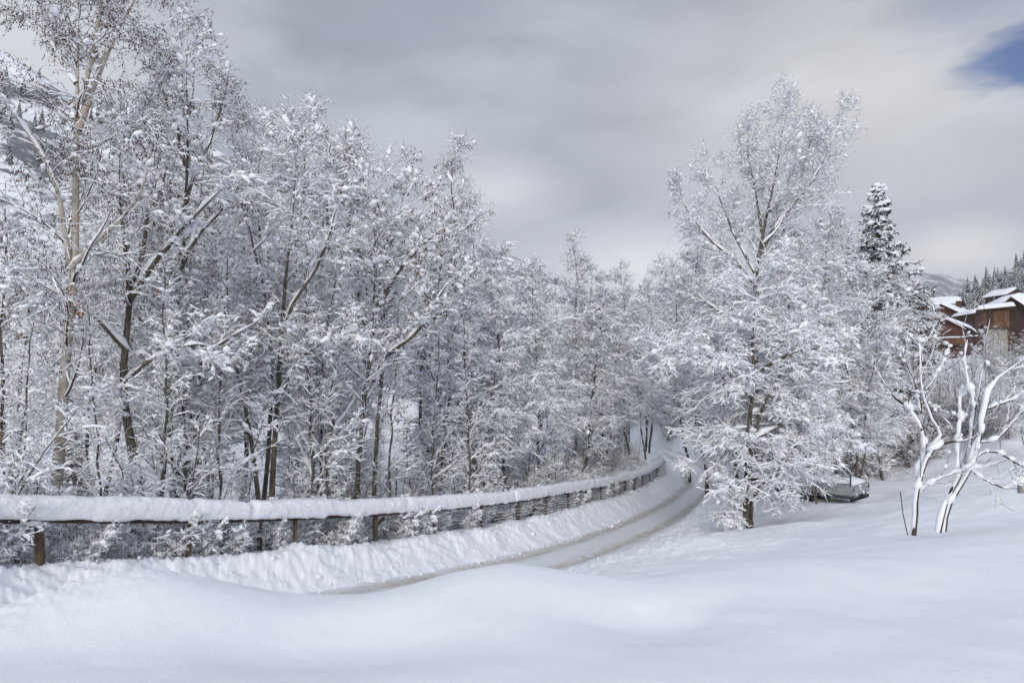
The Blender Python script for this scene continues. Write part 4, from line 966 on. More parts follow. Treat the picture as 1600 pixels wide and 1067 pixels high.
# ------------------------------------------------------------------ fence
def build_fence():
    sA = S_OF(n_pre)-8.0; sB = S_OF(n_pre+12)
    c0 = curve_at(S_OF(n_pre)+6); root = empty('roadside_fence', (c0[0], c0[1], c0[2]-BASE_DROP-.2), 'long post and rail fence with wire mesh and thick snow cap beside the road', 'fence')
    o = np.array(root.location)
    rng = np.random.default_rng(3)
    # posts
    ss = [S_OF(n_pre)-2.5*i for i in (3, 2, 1)]+[S_OF(n_pre+i) for i in range(7)]
    s = ss[-1]
    while s < sB-2.2: s += 2.3; ss.append(s)
    for i, s in enumerate(ss):
        c = curve_at(s)-o; nn, dd = curve_n(s)
        c[0] += nn[0]*-.07; c[1] += nn[1]*-.07
        rad = .062 if i % 3 == 0 else .045
        mb = MB(); z0 = c[2]-BASE_DROP-.35; n = 9
        lean = rng.normal(0, .015, 2)+(np.array([-.03, 0]) if i == 3 else 0)
        h = np.linspace(0, 1, n); L = c[2]-.02-z0
        pts = np.stack([c[0]-lean[0]*(1-h)*L*0+lean[0]*h*L-lean[0]*L, c[1]+lean[1]*(h-1)*L, z0+h*L], -1)
        mb.tube(pts, rad*(1+.05*np.sin(h*9+i)), 10)
        mb.build('post', M['wood'], root, True)
    # rails: one board per bay
    ends = [ss[0]]+ss[1:]
    for a, b in zip(ends[:-1], ends[1:]):
        m = 6; q = np.array([curve_at(x) for x in np.linspace(a+.004, b-.004, m)])-o; mb = MB()
        nn = np.array([curve_n(x)[0] for x in np.linspace(a, b, m)])
        for i in range(m-1):
            w_, h_ = .06, .026
            r = []
            for zz in (-h_, h_):
                r += [[q[i][0]-nn[i][0]*w_, q[i][1]-nn[i][1]*w_, q[i][2]+zz], [q[i][0]+nn[i][0]*w_, q[i][1]+nn[i][1]*w_, q[i][2]+zz],
                      [q[i+1][0]+nn[i+1][0]*w_, q[i+1][1]+nn[i+1][1]*w_, q[i+1][2]+zz], [q[i+1][0]-nn[i+1][0]*w_, q[i+1][1]-nn[i+1][1]*w_, q[i+1][2]+zz]]
            mb.hexa(r)
        mb.build('top_rail', M['rail'], root)
    # wire mesh
    mb = MB(); vs = np.arange(sA, sB, .055)
    off = .075
    def wp(s, z):
        c = curve_at(s); nn, _ = curve_n(s); return np.array([c[0]+nn[0]*off-o[0], c[1]+nn[1]*off-o[1], c[2]-o[2]+z])
    base = [(wp(s, 0)) for s in vs]
    sag = lambda s: .02*math.sin(s*1.9)+.015*math.sin(s*5.1+1)
    V = []; 
    for s, b in zip(vs, base):
        V.append([b+np.array([.01*math.sin(s*3), 0, -.10+sag(s)]), b+np.array([0, .01, -.5+sag(s)]), b+np.array([.01, 0, -.86])])
    v, f = tubes(np.array(V), np.full((len(V), 3), .0017), 3); mb.add(v, f)
    for z in np.arange(-.12, -.86, -.095):
        pts = np.array([b+np.array([0, 0, z+sag(s)]) for s, b in zip(vs, base)])[None]
        v, f = tubes(pts, np.full((1, len(vs)), .0019), 3); mb.add(v, f)
    mb.build('wire_mesh', M['wire'], root, True)
    # snow lines caught on the mesh farther along
    parts = []; n = 0; vv = []; ff = []
    far = vs[vs > S_OF(n_pre+4)]
    for z in np.arange(-.16, -.74, -.095):
        pts = np.array([wp(s, z+sag(s)) for s in far])[None]
        keep = fbm(far*.8, far*0+z*7, 3, 5) > -.05
        R = np.where(keep, .0085+.006*fbm(far*3, far*0+z*11, 2, 8), .0005)[None]
        R = R*np.clip((far-far[0])/5, 0, 1)[None]+.0004
        v, f = tubes(pts+np.array([0, 0, .006]), R, 5); vv.append(v); ff.append(f+n); n += len(v)
    mesh_obj('mesh_snow', np.concatenate(vv), np.concatenate(ff), None, M['cap'], root)
    # the snow roll on the rail
    ds = .05; sv_ = np.arange(sA, sB+.25, ds); K = 26
    c = np.array([curve_at(x) for x in sv_])-o; nn = np.array([curve_n(x)[0] for x in sv_])
    kk = np.ones(9)/9; nn[:, 0] = np.convolve(np.pad(nn[:, 0], 4, 'edge'), kk, 'valid'); nn[:, 1] = np.convolve(np.pad(nn[:, 1], 4, 'edge'), kk, 'valid')
    a = np.linspace(0, 2*math.pi, K, endpoint=False)
    Hh = (.365+.08*fbm(sv_*.45, sv_*0, 3, 91)+.03*fbm(sv_*1.7, sv_*0, 2, 92))
    gap = np.zeros_like(sv_)
    for sg, dp in ((S_OF(n_pre+1)+1.2, .07), (S_OF(n_pre+6)-.6, .10), (S_OF(n_pre+3)+1.0, .05), (S_OF(n_pre+1)+.0, .04), (S_OF(n_pre+8)+.5, .05)): gap += dp*np.exp(-((sv_-sg)/.10)**2)
    Hh = Hh-gap; Wd = .20+.025*fbm(sv_*.9, sv_*0, 3, 93)-gap*.7
    zc = c[:, 2]+.035
    V = np.zeros((len(sv_), K, 3))
    ca, sa = np.cos(a), np.sin(a)
    x = np.sign(ca)*np.abs(ca)**.72; zz = np.sign(sa)*np.abs(sa)**.72
    lowlump = .11*fbm(sv_[:, None]*2.6, np.repeat(a[None], len(sv_), 0)*.0+3, 3, 94)
    nz = .08*fbm(sv_[:, None]*3.0, a[None]*1.3, 4, 95, .65)+.055*fbm(sv_[:, None]*8, a[None]*2.2, 3, 96)
    rr = 1+nz*2.1
    V[..., 0] = c[:, None, 0]+nn[:, None, 0]*(x[None]*Wd[:, None]*rr); V[..., 1] = c[:, None, 1]+nn[:, None, 1]*(x[None]*Wd[:, None]*rr)
    zl = zc[:, None]+Hh[:, None]/2+zz[None]*Hh[:, None]/2*rr
    over = np.clip(np.abs(x)[None]*1.2-.35, 0, 1)*np.clip(-zz[None], 0, 1)     # lips hang over the rail's edges
    zl = zl-over*(.05+np.maximum(0, lowlump)*1.6)
    inner = (np.abs(x)[None] < .35)*(zz[None] < 0); zl = np.where(inner, np.maximum(zl, zc[:, None]+.002), zl)
    V[..., 2] = zl
    f = ring_faces(1, len(sv_), K)[:, ::-1]
    vv = np.concatenate([V.reshape(-1, 3), V[0].mean(0, keepdims=True), V[-1].mean(0, keepdims=True)])
    b0 = len(vv)-2; e0 = (len(sv_)-1)*K
    f3 = [[b0, j, (j+1) % K] for j in range(K)]+[[b0+1, e0+(j+1) % K, e0+j] for j in range(K)]
    mesh_obj('snow_cap', vv, f, np.array(f3), M['cap'], root)
    # a brace leaning against the fence
    for sb in (S_OF(n_pre+7)-.4, S_OF(n_pre+3)+.4):
        mb = MB(); c = curve_at(sb)-o; nn_, dd = curve_n(sb)
        a_ = np.array([c[0]-dd[0]*.9-nn_[0]*.5, c[1]-dd[1]*.9-nn_[1]*.5, c[2]-.85]); b_ = np.array([c[0]-nn_[0]*.12, c[1]-nn_[1]*.12, c[2]-.1])
        mb.tube([a_, b_], .04, 8); br = mb.build('brace', M['wood'], root, True)
build_fence()

# ------------------------------------------------------------------ trailer
def build_trailer():
    p = P(1331, 786, 25.5); p[2] = gz(p[0], p[1])-.13
    # axes: rear board runs right and away; long side runs left
    q1 = P(1364, 775, 27.0)
    ex = np.array([q1[0]-p[0], q1[1]-p[1], 0]); ex /= np.linalg.norm(ex)      # along the tail board
    ey = np.array([-ex[1], ex[0], 0])                                         # along the length, away to the left
    root = empty('flatbed_trailer', p, 'small grey metal flatbed trailer with a ladder frame at the edge of the snowy field', 'trailer')
    R = np.stack([ex, ey, [0, 0, 1]], -1)
    Wd, Ln, zf, bh = 1.75, 3.1, .38, .36
    def mb_box(name, mat, boxes, parent=root):
        mb = MB()
        for c, s in boxes: mb.box(R@np.array(c), s, R)
        return mb.build(name, M[mat], parent)
    tb = mb_box('tail_board', 'alu', [((Wd/2, 0, zf+bh/2), (Wd, .035, bh)), ((Wd/2, -.022, zf+bh-.03), (Wd, .02, .05)), ((Wd/2, -.022, zf+.03), (Wd, .02, .05))]+[((x, -.026, zf+bh/2), (.05, .024, bh-.1)) for x in (.06, Wd/3, 2*Wd/3, Wd-.06)])
    mb_box('latch', 'steel', [((.12, -.05, zf+bh*.6), (.05, .03, .14))], tb); mb_box('latch', 'steel', [((Wd-.12, -.05, zf+bh*.6), (.05, .03, .14))], tb)
    for x in (0, Wd): mb_box('side_board', 'alu', [((x, Ln/2+.02, zf+bh/2), (.035, Ln, bh)), ((x-.022*(1 if x == 0 else -1), Ln/2, zf+bh-.03), (.02, Ln, .05))]+[((x-.026*(1 if x == 0 else -1), y, zf+bh/2), (.022, .05, bh-.1)) for y in (.5, 1.2, 1.9, 2.6)])
    mb_box('front_board', 'alu', [((Wd/2, Ln+.05, zf+bh/2), (Wd, .035, bh))])
    mb_box('bed', 'steel', [((Wd/2, Ln/2, zf-.05), (Wd-.1, Ln-.1, .08)), ((.3, Ln/2, zf-.13), (.08, Ln, .09)), ((Wd-.3, Ln/2, zf-.13), (.08, Ln, .09))])
    lr = [((0, y, zf+bh+.32), (.05, .05, .64)) for y in (.02, 1.0, 2.0, Ln)]+[((0, Ln/2, zf+bh+z), (.04, Ln, .04)) for z in (.05, .33, .62)]
    mb_box('ladder_rack', 'steel', lr)
    for x in (.05, Wd-.05):
        mb = MB(); c = R@np.array([x, Ln*.55, .12]); t = np.linspace(0, 2*math.pi, 25)
        pts = np.array([c+R@np.array([0, .22*math.cos(a), .22*math.sin(a)]) for a in t]); mb.tube(pts, .09, 8, False)
        wh = mb.build('wheel', M['rubber'], root, True)
        mb = MB(); mb.tube([c-R@np.array([.06, 0, 0]), c+R@np.array([.06, 0, 0])], .15, 14); mb.build('rim', M['steel'], wh)
    mb_box('bumper_bar', 'rubber', [((Wd/2, .03, zf-.17), (Wd, .06, .12))])
    sp = [puffs(np.random.default_rng(9+i), np.array([[R@np.array([x, -.03, z0]), R@np.array([x+.02, -.03, z0-h_])]]), np.array([[.005, .005]]), 1.0, h_, lift=0) for i, (x, z0, h_) in enumerate(((.75, zf+bh-.05, .075), (.80, zf+bh-.18, .05), (1.45, zf+bh-.06, .07), (1.48, zf+bh-.2, .045), (.35, zf+.06, .05), (1.1, zf+.05, .06)))]
    vv = []; ff = []; n = 0
    for v_, f_ in sp: vv.append(v_); ff.append(f_+n); n += len(v_)
    mesh_obj('stuck_snow', np.concatenate(vv), None, np.concatenate(ff), M['snow'], root)
    # snow load
    n, m = 26, 40; X, Y_ = np.meshgrid(np.linspace(.03, Wd-.03, n), np.linspace(.03, Ln, m), indexing='ij')
    e = np.minimum(np.minimum(X, Wd-X)/.30, np.minimum(Y_, Ln-Y_)/.30).clip(0, 1); Z = zf+.2+(.30+.13*fbm(X*1.3, Y_*1.3, 3, 7))*np.sqrt(1-(1-e)**2)
    v = np.stack([X, Y_, Z], -1).reshape(-1, 3)@R.T; i = np.arange(n-1)[:, None]*m; j = np.arange(m-1)[None]
    mesh_obj('snow_load', v, np.stack([i+j, i+m+j, i+m+j+1, i+j+1], -1).reshape(-1, 4), None, M['cap'], root)
build_trailer()

# ------------------------------------------------------------------ small things
def stake(name, label, cat, px, py0, py1, Y, r, mat, dx=0, snow=False, group=None):
    a = gp(px, Y); a[2] -= .15; b = P(px+dx, py0, Y)
    root = empty(name, a, label, cat, group)
    mb = MB(); mb.tube([[0, 0, 0], (b-a)*.5+np.array([.01, 0, 0]), b-a], r, 7); mb.build('shaft', M[mat], root, True)
    if snow:
        v, f = puffs(np.random.default_rng(1), np.array([[(b-a)+np.array([0, 0, -.01]), (b-a)+np.array([.02, 0, .0])]]), np.array([[.01, .01]]), 1.0, .05)
        mesh_obj('snow_cover', v, None, f, M['snow'], root)
    return root
def add_stick():
    a = P(1419, 802, 11.5); b = P(1407, 768, 11.5); g = gz(a[0], a[1]); a[2] = min(a[2], g)-.1
    root = empty('dead_stalk', a, 'thin bare stalk poking out of the snow left of the small plastered trees', 'stalk')
    mb = MB(); mb.tube([[0, 0, 0], (b-a)*.55+np.array([-.02, 0, 0]), b-a], .008, 6); mb.build('stem', M['twig'], root, True)
add_stick()
def sign_post():
    p = gp(330, 24.0); root = empty('marker_post', (p[0], p[1], p[2]-.1), 'blue marker panel on a pole between the trunks left of the twin-trunked alder', 'sign')
    t = P(330, 731, 24.0)[2]-p[2]+.1
    mb = MB(); mb.tube([[0, 0, 0], [0, 0, t]], .025, 8); mb.build('pole', M['steel'], root, True)
    mb = MB(); mb.box((0, -.03, t-.2), (.16, .02, .40)); mb.build('panel', M['blue'], root)
    mb = MB(); mb.box((.10, -.03, t-.2), (.035, .02, .40)); mb.build('panel_edge', M['paint_white'], root)
    v, f = puffs(np.random.default_rng(2), np.array([[[0, 0, t], [.02, 0, t]]]), np.array([[.01, .01]]), 1.0, .12); mesh_obj('snow_cover', v, None, f, M['snow'], root)
sign_post()
for i, (px, py0) in enumerate([(508, 706), (620, 716), (652, 722)]):
    stake('field_post', ['thin field-fence post seen left of the ash trunks', 'thin field-fence post in the white clearing right of the ash trunks', 'low field-fence post in front of the white mound'][i], 'post', px, py0, 0, 30.0, .035, 'steel', snow=True)
def red_thing(px, py, Y, wd, label):
    p = gp(px, Y); t = P(px, py, Y)[2]
    root = empty('slalom_board', (p[0], p[1], p[2]-.1), label, 'board')
    h = t-p[2]+.1; mb = MB(); mb.tube([[0, 0, 0], [0, 0, h]], .02, 6); mb.tube([[wd, 0, 0], [wd, 0, h]], .02, 6); mb.build('stake', M['wood'], root, True)
    mb = MB(); mb.box((wd/2, -.03, h-.10), (wd+.1, .03, .16)); mb.build('panel', M['red'], root)
    n = 12; X = np.linspace(-.05, wd+.05, n); v, f = snow_strips(np.random.default_rng(4), np.stack([X, X*0-.03, X*0+h-.02], -1)[None], np.full((1, n), .02), 1.3, cover=1)
    mesh_obj('snow_cover', v, f, None, M['snow'], root)
red_thing(498, 765, 20.5, .55, 'red board seen low behind the fence, left of the ash trunks')
red_thing(548, 763, 20.0, .30, 'small red board behind the fence beside the ash trunk')
def box_on_pole():
    Y = 17.0; p = gp(32, Y); t = P(32, 516, Y)[2]-p[2]+.1
    root = empty('nest_box', (p[0], p[1], p[2]-.1), 'small brown box on a tall thin pole behind the birch at far left', 'box')
    mb = MB(); mb.tube([[0, 0, 0], [0, 0, t-.2]], .03, 8); mb.build('pole', M['steel'], root, True)
    mb = MB(); mb.box((0, 0, t-.13), (.20, .16, .24)); bx = mb.build('body', M['wood'], root)
    mb = MB(); mb.hexa([[-.14, -.12, t-.01], [.14, -.12, t-.01], [.14, .12, t-.01], [-.14, .12, t-.01], [-.14, -.12, t+.02], [.14, -.12, t+.02], [.14, .12, t+.05], [-.14, .12, t+.05]]); mb.build('lid', M['rail'], root)
    v, f = puffs(np.random.default_rng(2), np.array([[[-.01, 0, t+.06], [.02, 0, t+.06]]]), np.array([[.01, .01]]), 1.0, .16); mesh_obj('snow_cover', v, None, f, M['snow'], root)
box_on_pole()
def end_post():
    p = P(1597, 786, 20); p[2] = gz(p[0], p[1])
    root = empty('marker_post', (p[0], p[1], p[2]-.1), 'short grey post at the right edge of the frame, behind the near snow ridge', 'post')
    mb = MB(); mb.box((0, 0, .3), (.14, .14, .6)); mb.build('shaft', M['concrete'], root)
    v, f = puffs(np.random.default_rng(2), np.array([[[-.01, 0, .62], [.02, 0, .62]]]), np.array([[.01, .01]]), 1.0, .12); mesh_obj('snow_cover', v, None, f, M['snow'], root)
end_post()
def leaf_cluster(i, px, py, Y, label):
    rng = np.random.default_rng(80+i); c = P(px, py, Y); n = 9; vv = []; ff = []
    for k in range(n):
        o_ = rng.normal(0, .045, 3); a = norm(rng.normal(0, 1, 3)); b = norm(np.cross(a, rng.normal(0, 1, 3))); L = rng.uniform(.03, .05)
        cup = np.cross(a, b)*L*.35
        q = [o_-a*L, o_-a*L*.3+b*L*.55+cup, o_+a*L*.5+b*L*.5+cup, o_+a*L*1.1, o_+a*L*.5-b*L*.5+cup, o_-a*L*.3-b*L*.55+cup, o_]
        vv += q; ff += [[k*7+6, k*7+j, k*7+(j+1) % 6] for j in range(6)]
    ob = mesh_obj('dry_leaves', np.array(vv), None, np.array(ff), M['leaf']); ob.location = tuple(c)
    tag(ob, label, 'leaves')
leaf_cluster(0, 118, 474, 12.0, 'orange-brown dead leaves caught in the twigs left of the birch trunk, upper of two')
leaf_cluster(1, 126, 487, 12.0, 'orange-brown dead leaves just below and right of the others on the birch')
leaf_cluster(2, 247, 460, 13.0, 'orange-brown dead leaves above the crooked dark trunk')

# ------------------------------------------------------------------ village
def roof_slab(mb, a, b, c, d, th):
    q = np.array([a, b, c, d], float); mb.hexa(np.concatenate([q, q+np.array([0, 0, th])]))
def chalet(name, label, px, py_eave, Y, Wd, Dp, eh, rh, rot, wall='chalet_red', over=.7, sn=.5, cat='chalet', balcony=True, wins=((-.25, .45), (.25, .45)), asym=0.0, chim=False, side_win=2):
    """ridge runs along local y; gable faces -y; px,py_eave = the middle of the front gable at eave height"""
    e = P(px, py_eave, Y); base = np.array([e[0], e[1], e[2]-eh])
    root = empty(name, base, label, cat); root.rotation_euler = (0, 0, rot)
    low = 4.0; rx = asym*Wd/2
    mb = MB()
    pr = [(-Wd/2, -low), (Wd/2, -low), (Wd/2, eh), (rx, eh+rh), (-Wd/2, eh)]
    v = [(x, 0, z) for x, z in pr]+[(x, Dp, z) for x, z in pr]
    f4 = [[0, 5, 6, 1][::-1], [1, 6, 7, 2][::-1], [2, 7, 8, 3][::-1], [3, 8, 9, 4][::-1], [4, 9, 5, 0][::-1], [0, 1, 2, 4], [5, 9, 7, 6]]
    mb.add(np.array(v, float), f4, [[4, 2, 3], [9, 8, 7]]); wl = mb.build('wall', M[wall], root)
    rf = MB(); sl = MB()
    for sg in (-1, 1):
        xe = sg*Wd/2; slope = rh/abs(xe-rx); x2 = xe+sg*over; z2 = eh-over*slope
        a, b, c, d = (rx, -over, eh+rh+.02), (x2, -over, z2+.02), (x2, Dp+over, z2+.02), (rx, Dp+over, eh+rh+.02)
        if sg < 0: a, b, c, d = b, a, d, c
        roof_slab(rf, a, b, c, d, .18)
        # snow, thick and rounded: a grid
        n1, n2 = 10, 12; U_, V_ = np.meshgrid(np.linspace(0, 1, n1), np.linspace(0, 1, n2), indexing='ij')
        X = rx+(x2+sg*.06-rx)*U_; Yy = -over-.05+(Dp+2*over+.1)*V_; Zb = eh+rh+.2+(z2-eh-rh)*U_
        edge = np.minimum((1-U_)/.14, np.minimum(V_, 1-V_)/.07).clip(0, 1); th = sn*np.sqrt(1-(1-edge)**2)*(.9+.2*fbm(X*.6+px, Yy*.6, 2, 3))
        i = np.arange(n1-1)[:, None]*n2; j = np.arange(n2-1)[None]; fq = np.stack([i+j, i+j+1, i+n2+j+1, i+n2+j], -1).reshape(-1, 4)
        if sg > 0: fq = fq[:, ::-1]
        sl.add(np.stack([X, Yy, Zb+th], -1).reshape(-1, 3), fq); sl.add(np.stack([X, Yy, Zb+0*th+.002], -1).reshape(-1, 3), fq[:, ::-1])
    ro = rf.build('roof', M['chalet_dark'], root); sl.build('roof_snow', M['cap'], root, True)
    for (wx, wz) in wins:
        fr = MB(); fr.box((wx*Wd, -.03, eh*wz), (1.0, .08, 1.1)); fo = fr.build('window', M['chalet_warm'], root)
        g = MB(); g.box((wx*Wd, -.075, eh*wz), (.78, .02, .88)); g.build('pane', M['glass'], fo)
    for k in range(side_win):
        for sx in (-1, 1):
            fr = MB(); fr.box((sx*(Wd/2+.02), Dp*(.3+.4*k), eh*.5), (.08, 1.0, 1.0)); fo = fr.build('window', M['chalet_warm'], root)
            g = MB(); g.box((sx*(Wd/2+.065), Dp*(.3+.4*k), eh*.5), (.02, .78, .78)); g.build('pane', M['glass'], fo)
    if balcony:
        bl = MB(); bl.box((0, -.55, eh*.22), (Wd*.9, 1.0, .12)); bl.box((0, -1.02, eh*.22+.5), (Wd*.9, .05, .75)); bl.box((0, -1.03, eh*.22+.95), (Wd*.92, .10, .08))
        bo = bl.build('balcony', M['chalet_warm'], root)
        sb = MB(); sb.tube([(-Wd*.45, -1.03, eh*.22+1.06), (0, -1.03, eh*.22+1.1), (Wd*.45, -1.03, eh*.22+1.06)], .10, 8); sb.build('balcony_snow', M['cap'], bo, True)
    if chim:
        cb = MB(); cb.box((rx+Wd*.18, Dp*.6, eh+rh+.2), (.7, .7, 1.5)); cb.box((rx+Wd*.18, Dp*.6, eh+rh+1.05), (.9, .9, .12)); co = cb.build('chimney', M['chalet_dark'], ro)
        cs = MB(); cs.box((rx+Wd*.18, Dp*.6, eh+rh+1.28), (.8, .8, .32)); cs.build('chimney_snow', M['cap'], co)
    return root
chalet('chalet', 'farthest left chalet with a snowy gable peeking over the others', 1497, 475, 150, 4.8, 9, 3.5, 1.2, math.radians(40), 'chalet_dark', chim=False, balcony=False, wins=((0, .6),))
chalet('chalet', 'chalet with a long snow roof sloping down right and a reddish wood wall', 1473, 492, 120, 5.4, 10, 3.0, 1.7, math.radians(-48), 'chalet_red', wins=((0, .6),), chim=True)
chalet('chalet', 'lower red wooden chalet with a balcony under a wide white roof', 1481, 514, 98, 4.4, 9.5, 3.0, 1.2, math.radians(-38), 'chalet_red', wins=((-.2, .5), (.2, .5)))
chalet('chalet', 'dark chalet with flat white roof just left of the tower house', 1545, 490, 110, 4.2, 5, 3.2, .6, math.radians(-5), 'chalet_dark', balcony=False)
chalet('chalet', 'small chalet higher up at the right edge', 1594, 472, 135, 5.5, 7, 3.0, 1.3, math.radians(-12), 'chalet_red', balcony=False)
chalet('chalet', 'tiny chalet highest on the slope at the right edge', 1586, 460, 190, 5.5, 7, 3.0, 1.4, math.radians(10), 'chalet_dark', balcony=False)
chalet('chalet', 'big dark chalet at the right edge with a steep snow roof coming down', 1588, 499, 72, 5.0, 14, 4.0, 2.2, math.radians(-62), 'chalet_dark', over=.8, balcony=False)
def tower_house():
    Y = 66.0; e = P(1558, 514, Y); root = empty('tower_house', (e[0], e[1], gz(e[0], e[1])), 'tower with a pale concrete shaft and an overhanging wooden top under a snowy roof', 'building'); root.rotation_euler = (0, 0, -math.radians(33))
    b = e[2]-root.location[2]
    mb = MB(); mb.box((0, .9, b/2-1.5), (1.60, 1.8, b+3)); mb.build('shaft', M['concrete'], root)
    mb = MB(); mb.box((-.02, .8, b+.90), (2.0, 2.3, 1.8)); bx = mb.build('upper_storey', M['chalet_warm'], root)
    mb = MB(); mb.box((0, -.36, b+.06), (2.1, .06, .12)); mb.build('sill_beam', M['chalet_dark'], bx)
    mb = MB(); mb.box((-.55, -.37, b+.95), (.5, .05, 1.3)); mb.build('shutter', M['chalet_dark'], bx)
    mb = MB(); roof_slab(mb, (-1.6, -.9, b+1.75), (1.5, -.9, b+1.95), (1.5, 2.4, b+2.0), (-1.6, 2.4, b+1.8), .12); mb.build('roof', M['chalet_dark'], root)
    n1, n2 = 16, 14; U_, V_ = np.meshgrid(np.linspace(0, 1, n1), np.linspace(0, 1, n2), indexing='ij'); X = -1.62+3.15*U_; Yy = -.93+3.35*V_
    ed = np.minimum(np.minimum(U_, 1-U_)/.1, np.minimum(V_, 1-V_)/.1).clip(0, 1); Zb = b+1.88+.2*U_; Z = Zb+.45*np.sqrt(1-(1-ed)**2)
    i = np.arange(n1-1)[:, None]*n2; j = np.arange(n2-1)[None]; fq = np.stack([i+j, i+n2+j, i+n2+j+1, i+j+1], -1).reshape(-1, 4)
    mesh_obj('roof_snow', np.stack([X, Yy, Z], -1).reshape(-1, 3), fq, None, M['cap'], root)
tower_house()

# ------------------------------------------------------------------ hills and far woods
def hill_mat(name, thr_lo, thr_hi, sc, dark=(.10, .105, .12)):
    m, t, b = new_mat(name)
    tcn = t.node('ShaderNodeTexCoord').outputs['Object']
    n = t.noise(tcn, sc, 8, .72); n2 = t.noise(tcn, sc*9, 3, .6)
    k = t.step(t.math('MULTIPLY_ADD', n2, .35, n), thr_lo, thr_hi)
    link(t, b, 'Base Color', t.mix(k, (*SNOW, 1), (*dark, 1))); b.inputs['Roughness'].default_value = .8
    return m
def hill(name, label, ridge, Y0, Y1, zfoot, mat, nx=220, ny=60, rough=1.0, seed=1):
    """ridge: list of (px, py) seen at distance Y1; the slope runs from Y0 up to Y1"""
    rp = np.array(ridge, float); u = np.linspace(rp[0, 0], rp[-1, 0], nx); ry = np.interp(u, rp[:, 0], rp[:, 1])
    k = np.linspace(0, 1, ny); V = np.zeros((ny+6, nx, 3))
    top = np.array([P(a, b, Y1) for a, b in zip(u, ry)])
    for i, kk in enumerate(k):
        Y = Y0+(Y1-Y0)*kk; x = (u-800)/1067*Y; z = zfoot+(top[:, 2]-zfoot)*(kk**1.25)
        z = z+rough*(Y1*.02)*fbm(x*6/Y1, np.full_like(x, Y*6/Y1), 5, seed, .55)*min(1, kk*3)*(1 if kk < .97 else .6)
        V[i] = np.stack([x, np.full_like(x, Y), z], -1)
    for q in range(6):
        Y = Y1*(1+.08*(q+1)); V[ny+q] = np.stack([(u-800)/1067*Y, np.full_like(u, Y), V[ny-1, :, 2]-(top[:, 2]-zfoot)*.12*(q+1)**1.1], -1)
    i = np.arange(ny+5)[:, None]*nx; j = np.arange(nx-1)[None]
    o = mesh_obj(name, V.reshape(-1, 3), np.stack([i+j, i+j+1, i+nx+j+1, i+nx+j], -1).reshape(-1, 4), None, mat)
    tag(o, label, None, None, 'structure'); return V[:ny]
HM1 = hill_mat('snowy_mountainside', .62, .74, .018); HM2 = hill_mat('wooded_snowy_ridge', .48, .70, .012, (.22, .225, .24)); HM3 = hill_mat('snowy_wooded_slope', .60, .75, .05, (.08, .085, .09))
ML = hill('mountain', 'steep snowy mountainside rising behind the trees on the left', [(-600, -200), (-300, -60), (0, 92), (90, 150), (200, 165), (300, 215), (400, 262), (560, 320), (735, 378), (790, 398), (850, 425), (960, 470), (1100, 520)], 150, 620, -6, HM1, 260, 70, 1.0, 3)
MR = hill('distant_ridge', 'pale wooded ridge far away beyond the village', [(820, 470), (900, 462), (1000, 452), (1100, 448), (1200, 440), (1300, 432), (1400, 428), (1440, 427), (1475, 431), (1510, 439), (1545, 447), (1600, 452), (1750, 440)], 350, 850, 0, HM2, 200, 50, .5, 5)
HR = hill('wooded_hillside', 'snowy hillside under conifers at the right edge', [(1380, 500), (1440, 480), (1490, 458), (1530, 444), (1560, 430), (1600, 414), (1700, 380), (1900, 300), (2400, 200)], 130, 330, 4, HM3, 160, 50, .4, 7)

def conifer_proto(seed, H=10.0):
    rng = np.random.default_rng(seed); root = empty('hill_conifer', (0, 0, 0), 'x', 'conifer')
    mb = MB(); mb.tube([[0, 0, -.5], [0, 0, H*.5], [0, 0, H*.98]], [H*.018, H*.012, H*.002], 5, False); mb.build('trunk', M['bark_dark'], root)
    v = []; f3 = []; sv2 = []; sf = []; n = 0
    for t in range(120):
        k = (t+rng.uniform(0, 1))/120; z = H*(.06+.93*k); L = H*.19*(1.03-k)*rng.uniform(.75, 1.2)+.12; a = t*2.4+rng.normal(0, .3)
        d = np.array([math.cos(a), math.sin(a), 0]); s_ = np.array([-d[1], d[0], 0]); w_ = L*.34+.08; dr = -.36*L
        b0 = np.array([0, 0, z]); tip = b0+d*L+[0, 0, dr]; md = b0+d*L*.55+[0, 0, dr*.35]
        q = [b0+[0, 0, .06*H*(1-k)], md+s_*w_, tip, md-s_*w_, md-[0, 0, .10*L+.1]]
        v += q; f3 += [[n, n+1, n+4], [n+1, n+2, n+4], [n+2, n+3, n+4], [n+3, n, n+4], [n, n+2, n+1], [n, n+3, n+2]]
        sc = rng.uniform(.55, .95); up = np.array([0, 0, .05+.02*L])
        q2 = [b0*1+d*L*.2+up, md+s_*w_*sc+up*.6, tip*.94+b0*.06+up*.5, md-s_*w_*sc+up*.6, md+up*2.6+[0, 0, .05*L]]
        if rng.uniform() < .8:
            m_ = len(sv2); sv2 += q2; sf += [[m_, m_+1, m_+4], [m_+1, m_+2, m_+4], [m_+2, m_+3, m_+4], [m_+3, m_, m_+4]]
        n += 5
    mesh_obj('crown', np.array(v), None, np.array(f3), M['needle'], root, False)
    mesh_obj('snow_cover', np.array(sv2), None, np.array(sf), M['snow'], root, False)
    return root
CP = [conifer_proto(301), conifer_proto(302)]; used = [False, False]
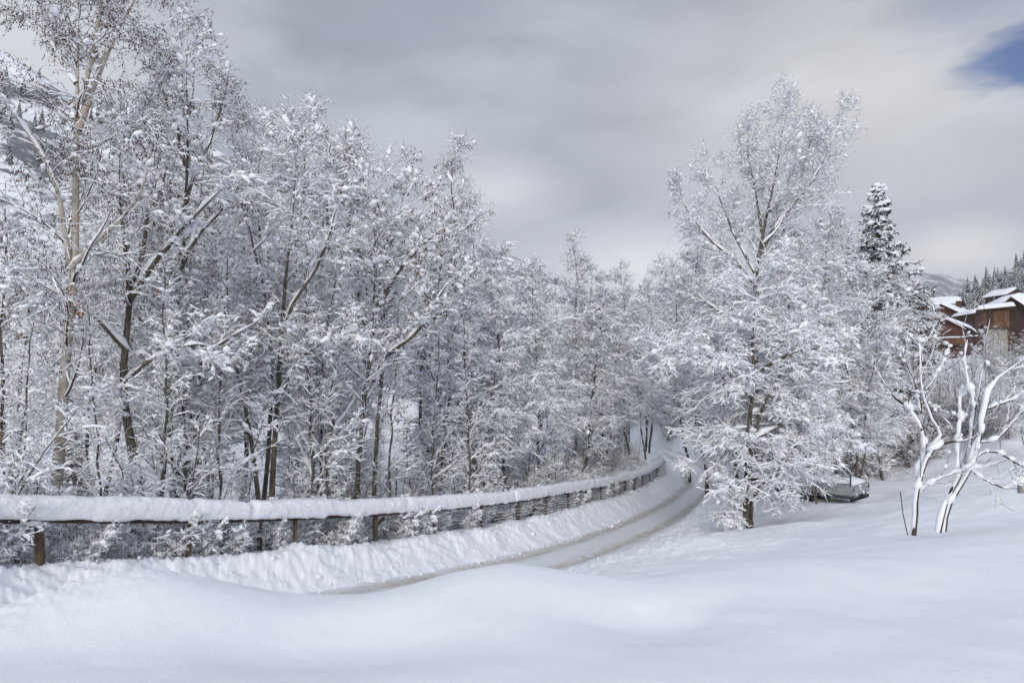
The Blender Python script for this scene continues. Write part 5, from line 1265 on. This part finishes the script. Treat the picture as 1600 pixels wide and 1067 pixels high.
def surf_at(V, px, Y):
    ys = V[:, 0, 1]; x = (px-800)/1067*Y; i = np.argmin(np.abs(ys-Y)); return float(np.interp(x, V[i, :, 0], V[i, :, 2]))
def put_conifer(px, Y, z, H, label, group):
    i = rg.randrange(2); sc = H/10.0
    if not used[i]:
        used[i] = True; r = CP[i]; r.location = ((px-800)/1067*Y, Y, z-.3); r.rotation_euler = (0, 0, rg.uniform(0, 6)); r.scale = (sc, sc, sc); r['label'] = label; r['group'] = group
    else:
        copy_tree(CP[i], ((px-800)/1067*Y, Y, z-.3), rg.uniform(0, 6.28), sc, label, group)
for i in range(105):
    px = 1490+125*rg.random()**.8; Y = rg.uniform(190, 325)
    if px < 1525 and rg.random() < .5: continue
    put_conifer(px, Y, surf_at(HR, px, Y), rg.uniform(5, 9), 'snow-dusted conifer on the hillside at the right edge', 'snow-dusted conifers on the right hillside')
for i in range(60):
    px = rg.uniform(-20, 320); Y = rg.uniform(380, 600)
    put_conifer(px, Y, surf_at(ML, px, Y), rg.uniform(9, 16), 'far conifer on the steep snowy mountainside at the left', 'far conifers on the left mountainside')
for i in range(16):
    px = rg.uniform(1455, 1600); Y = rg.uniform(135, 185)
    place(rg.choice(['alder1', 'alder2']), px, Y, 'bare frosted tree on the slope above the chalets', H=rg.uniform(5, 8), group='bare frosted trees above the chalets', seed=i)

# haze: the cold air that pales the far hills
if 0: pass
hz = MB(); hz.box((0, 25, 230), (2800, 2650, 540)); ho = hz.build('haze', None); ho.data.materials.clear()
hm = bpy.data.materials.new('cold_air'); hm.use_nodes = True; ht = NT(hm.node_tree); ht.n.clear()
pv = ht.node('ShaderNodeVolumePrincipled', {'Color': (.86, .89, .95, 1), 'Density': .00032}); ho_ = ht.node('ShaderNodeOutputMaterial', {'Volume': pv.outputs[0]})
ho.data.materials.append(hm); tag(ho, None, None, None, 'stuff')
for kd, (r, H0, u) in PROTO.items():
    if not u:
        for ch in list(r.children): bpy.data.objects.remove(ch)
        bpy.data.objects.remove(r)
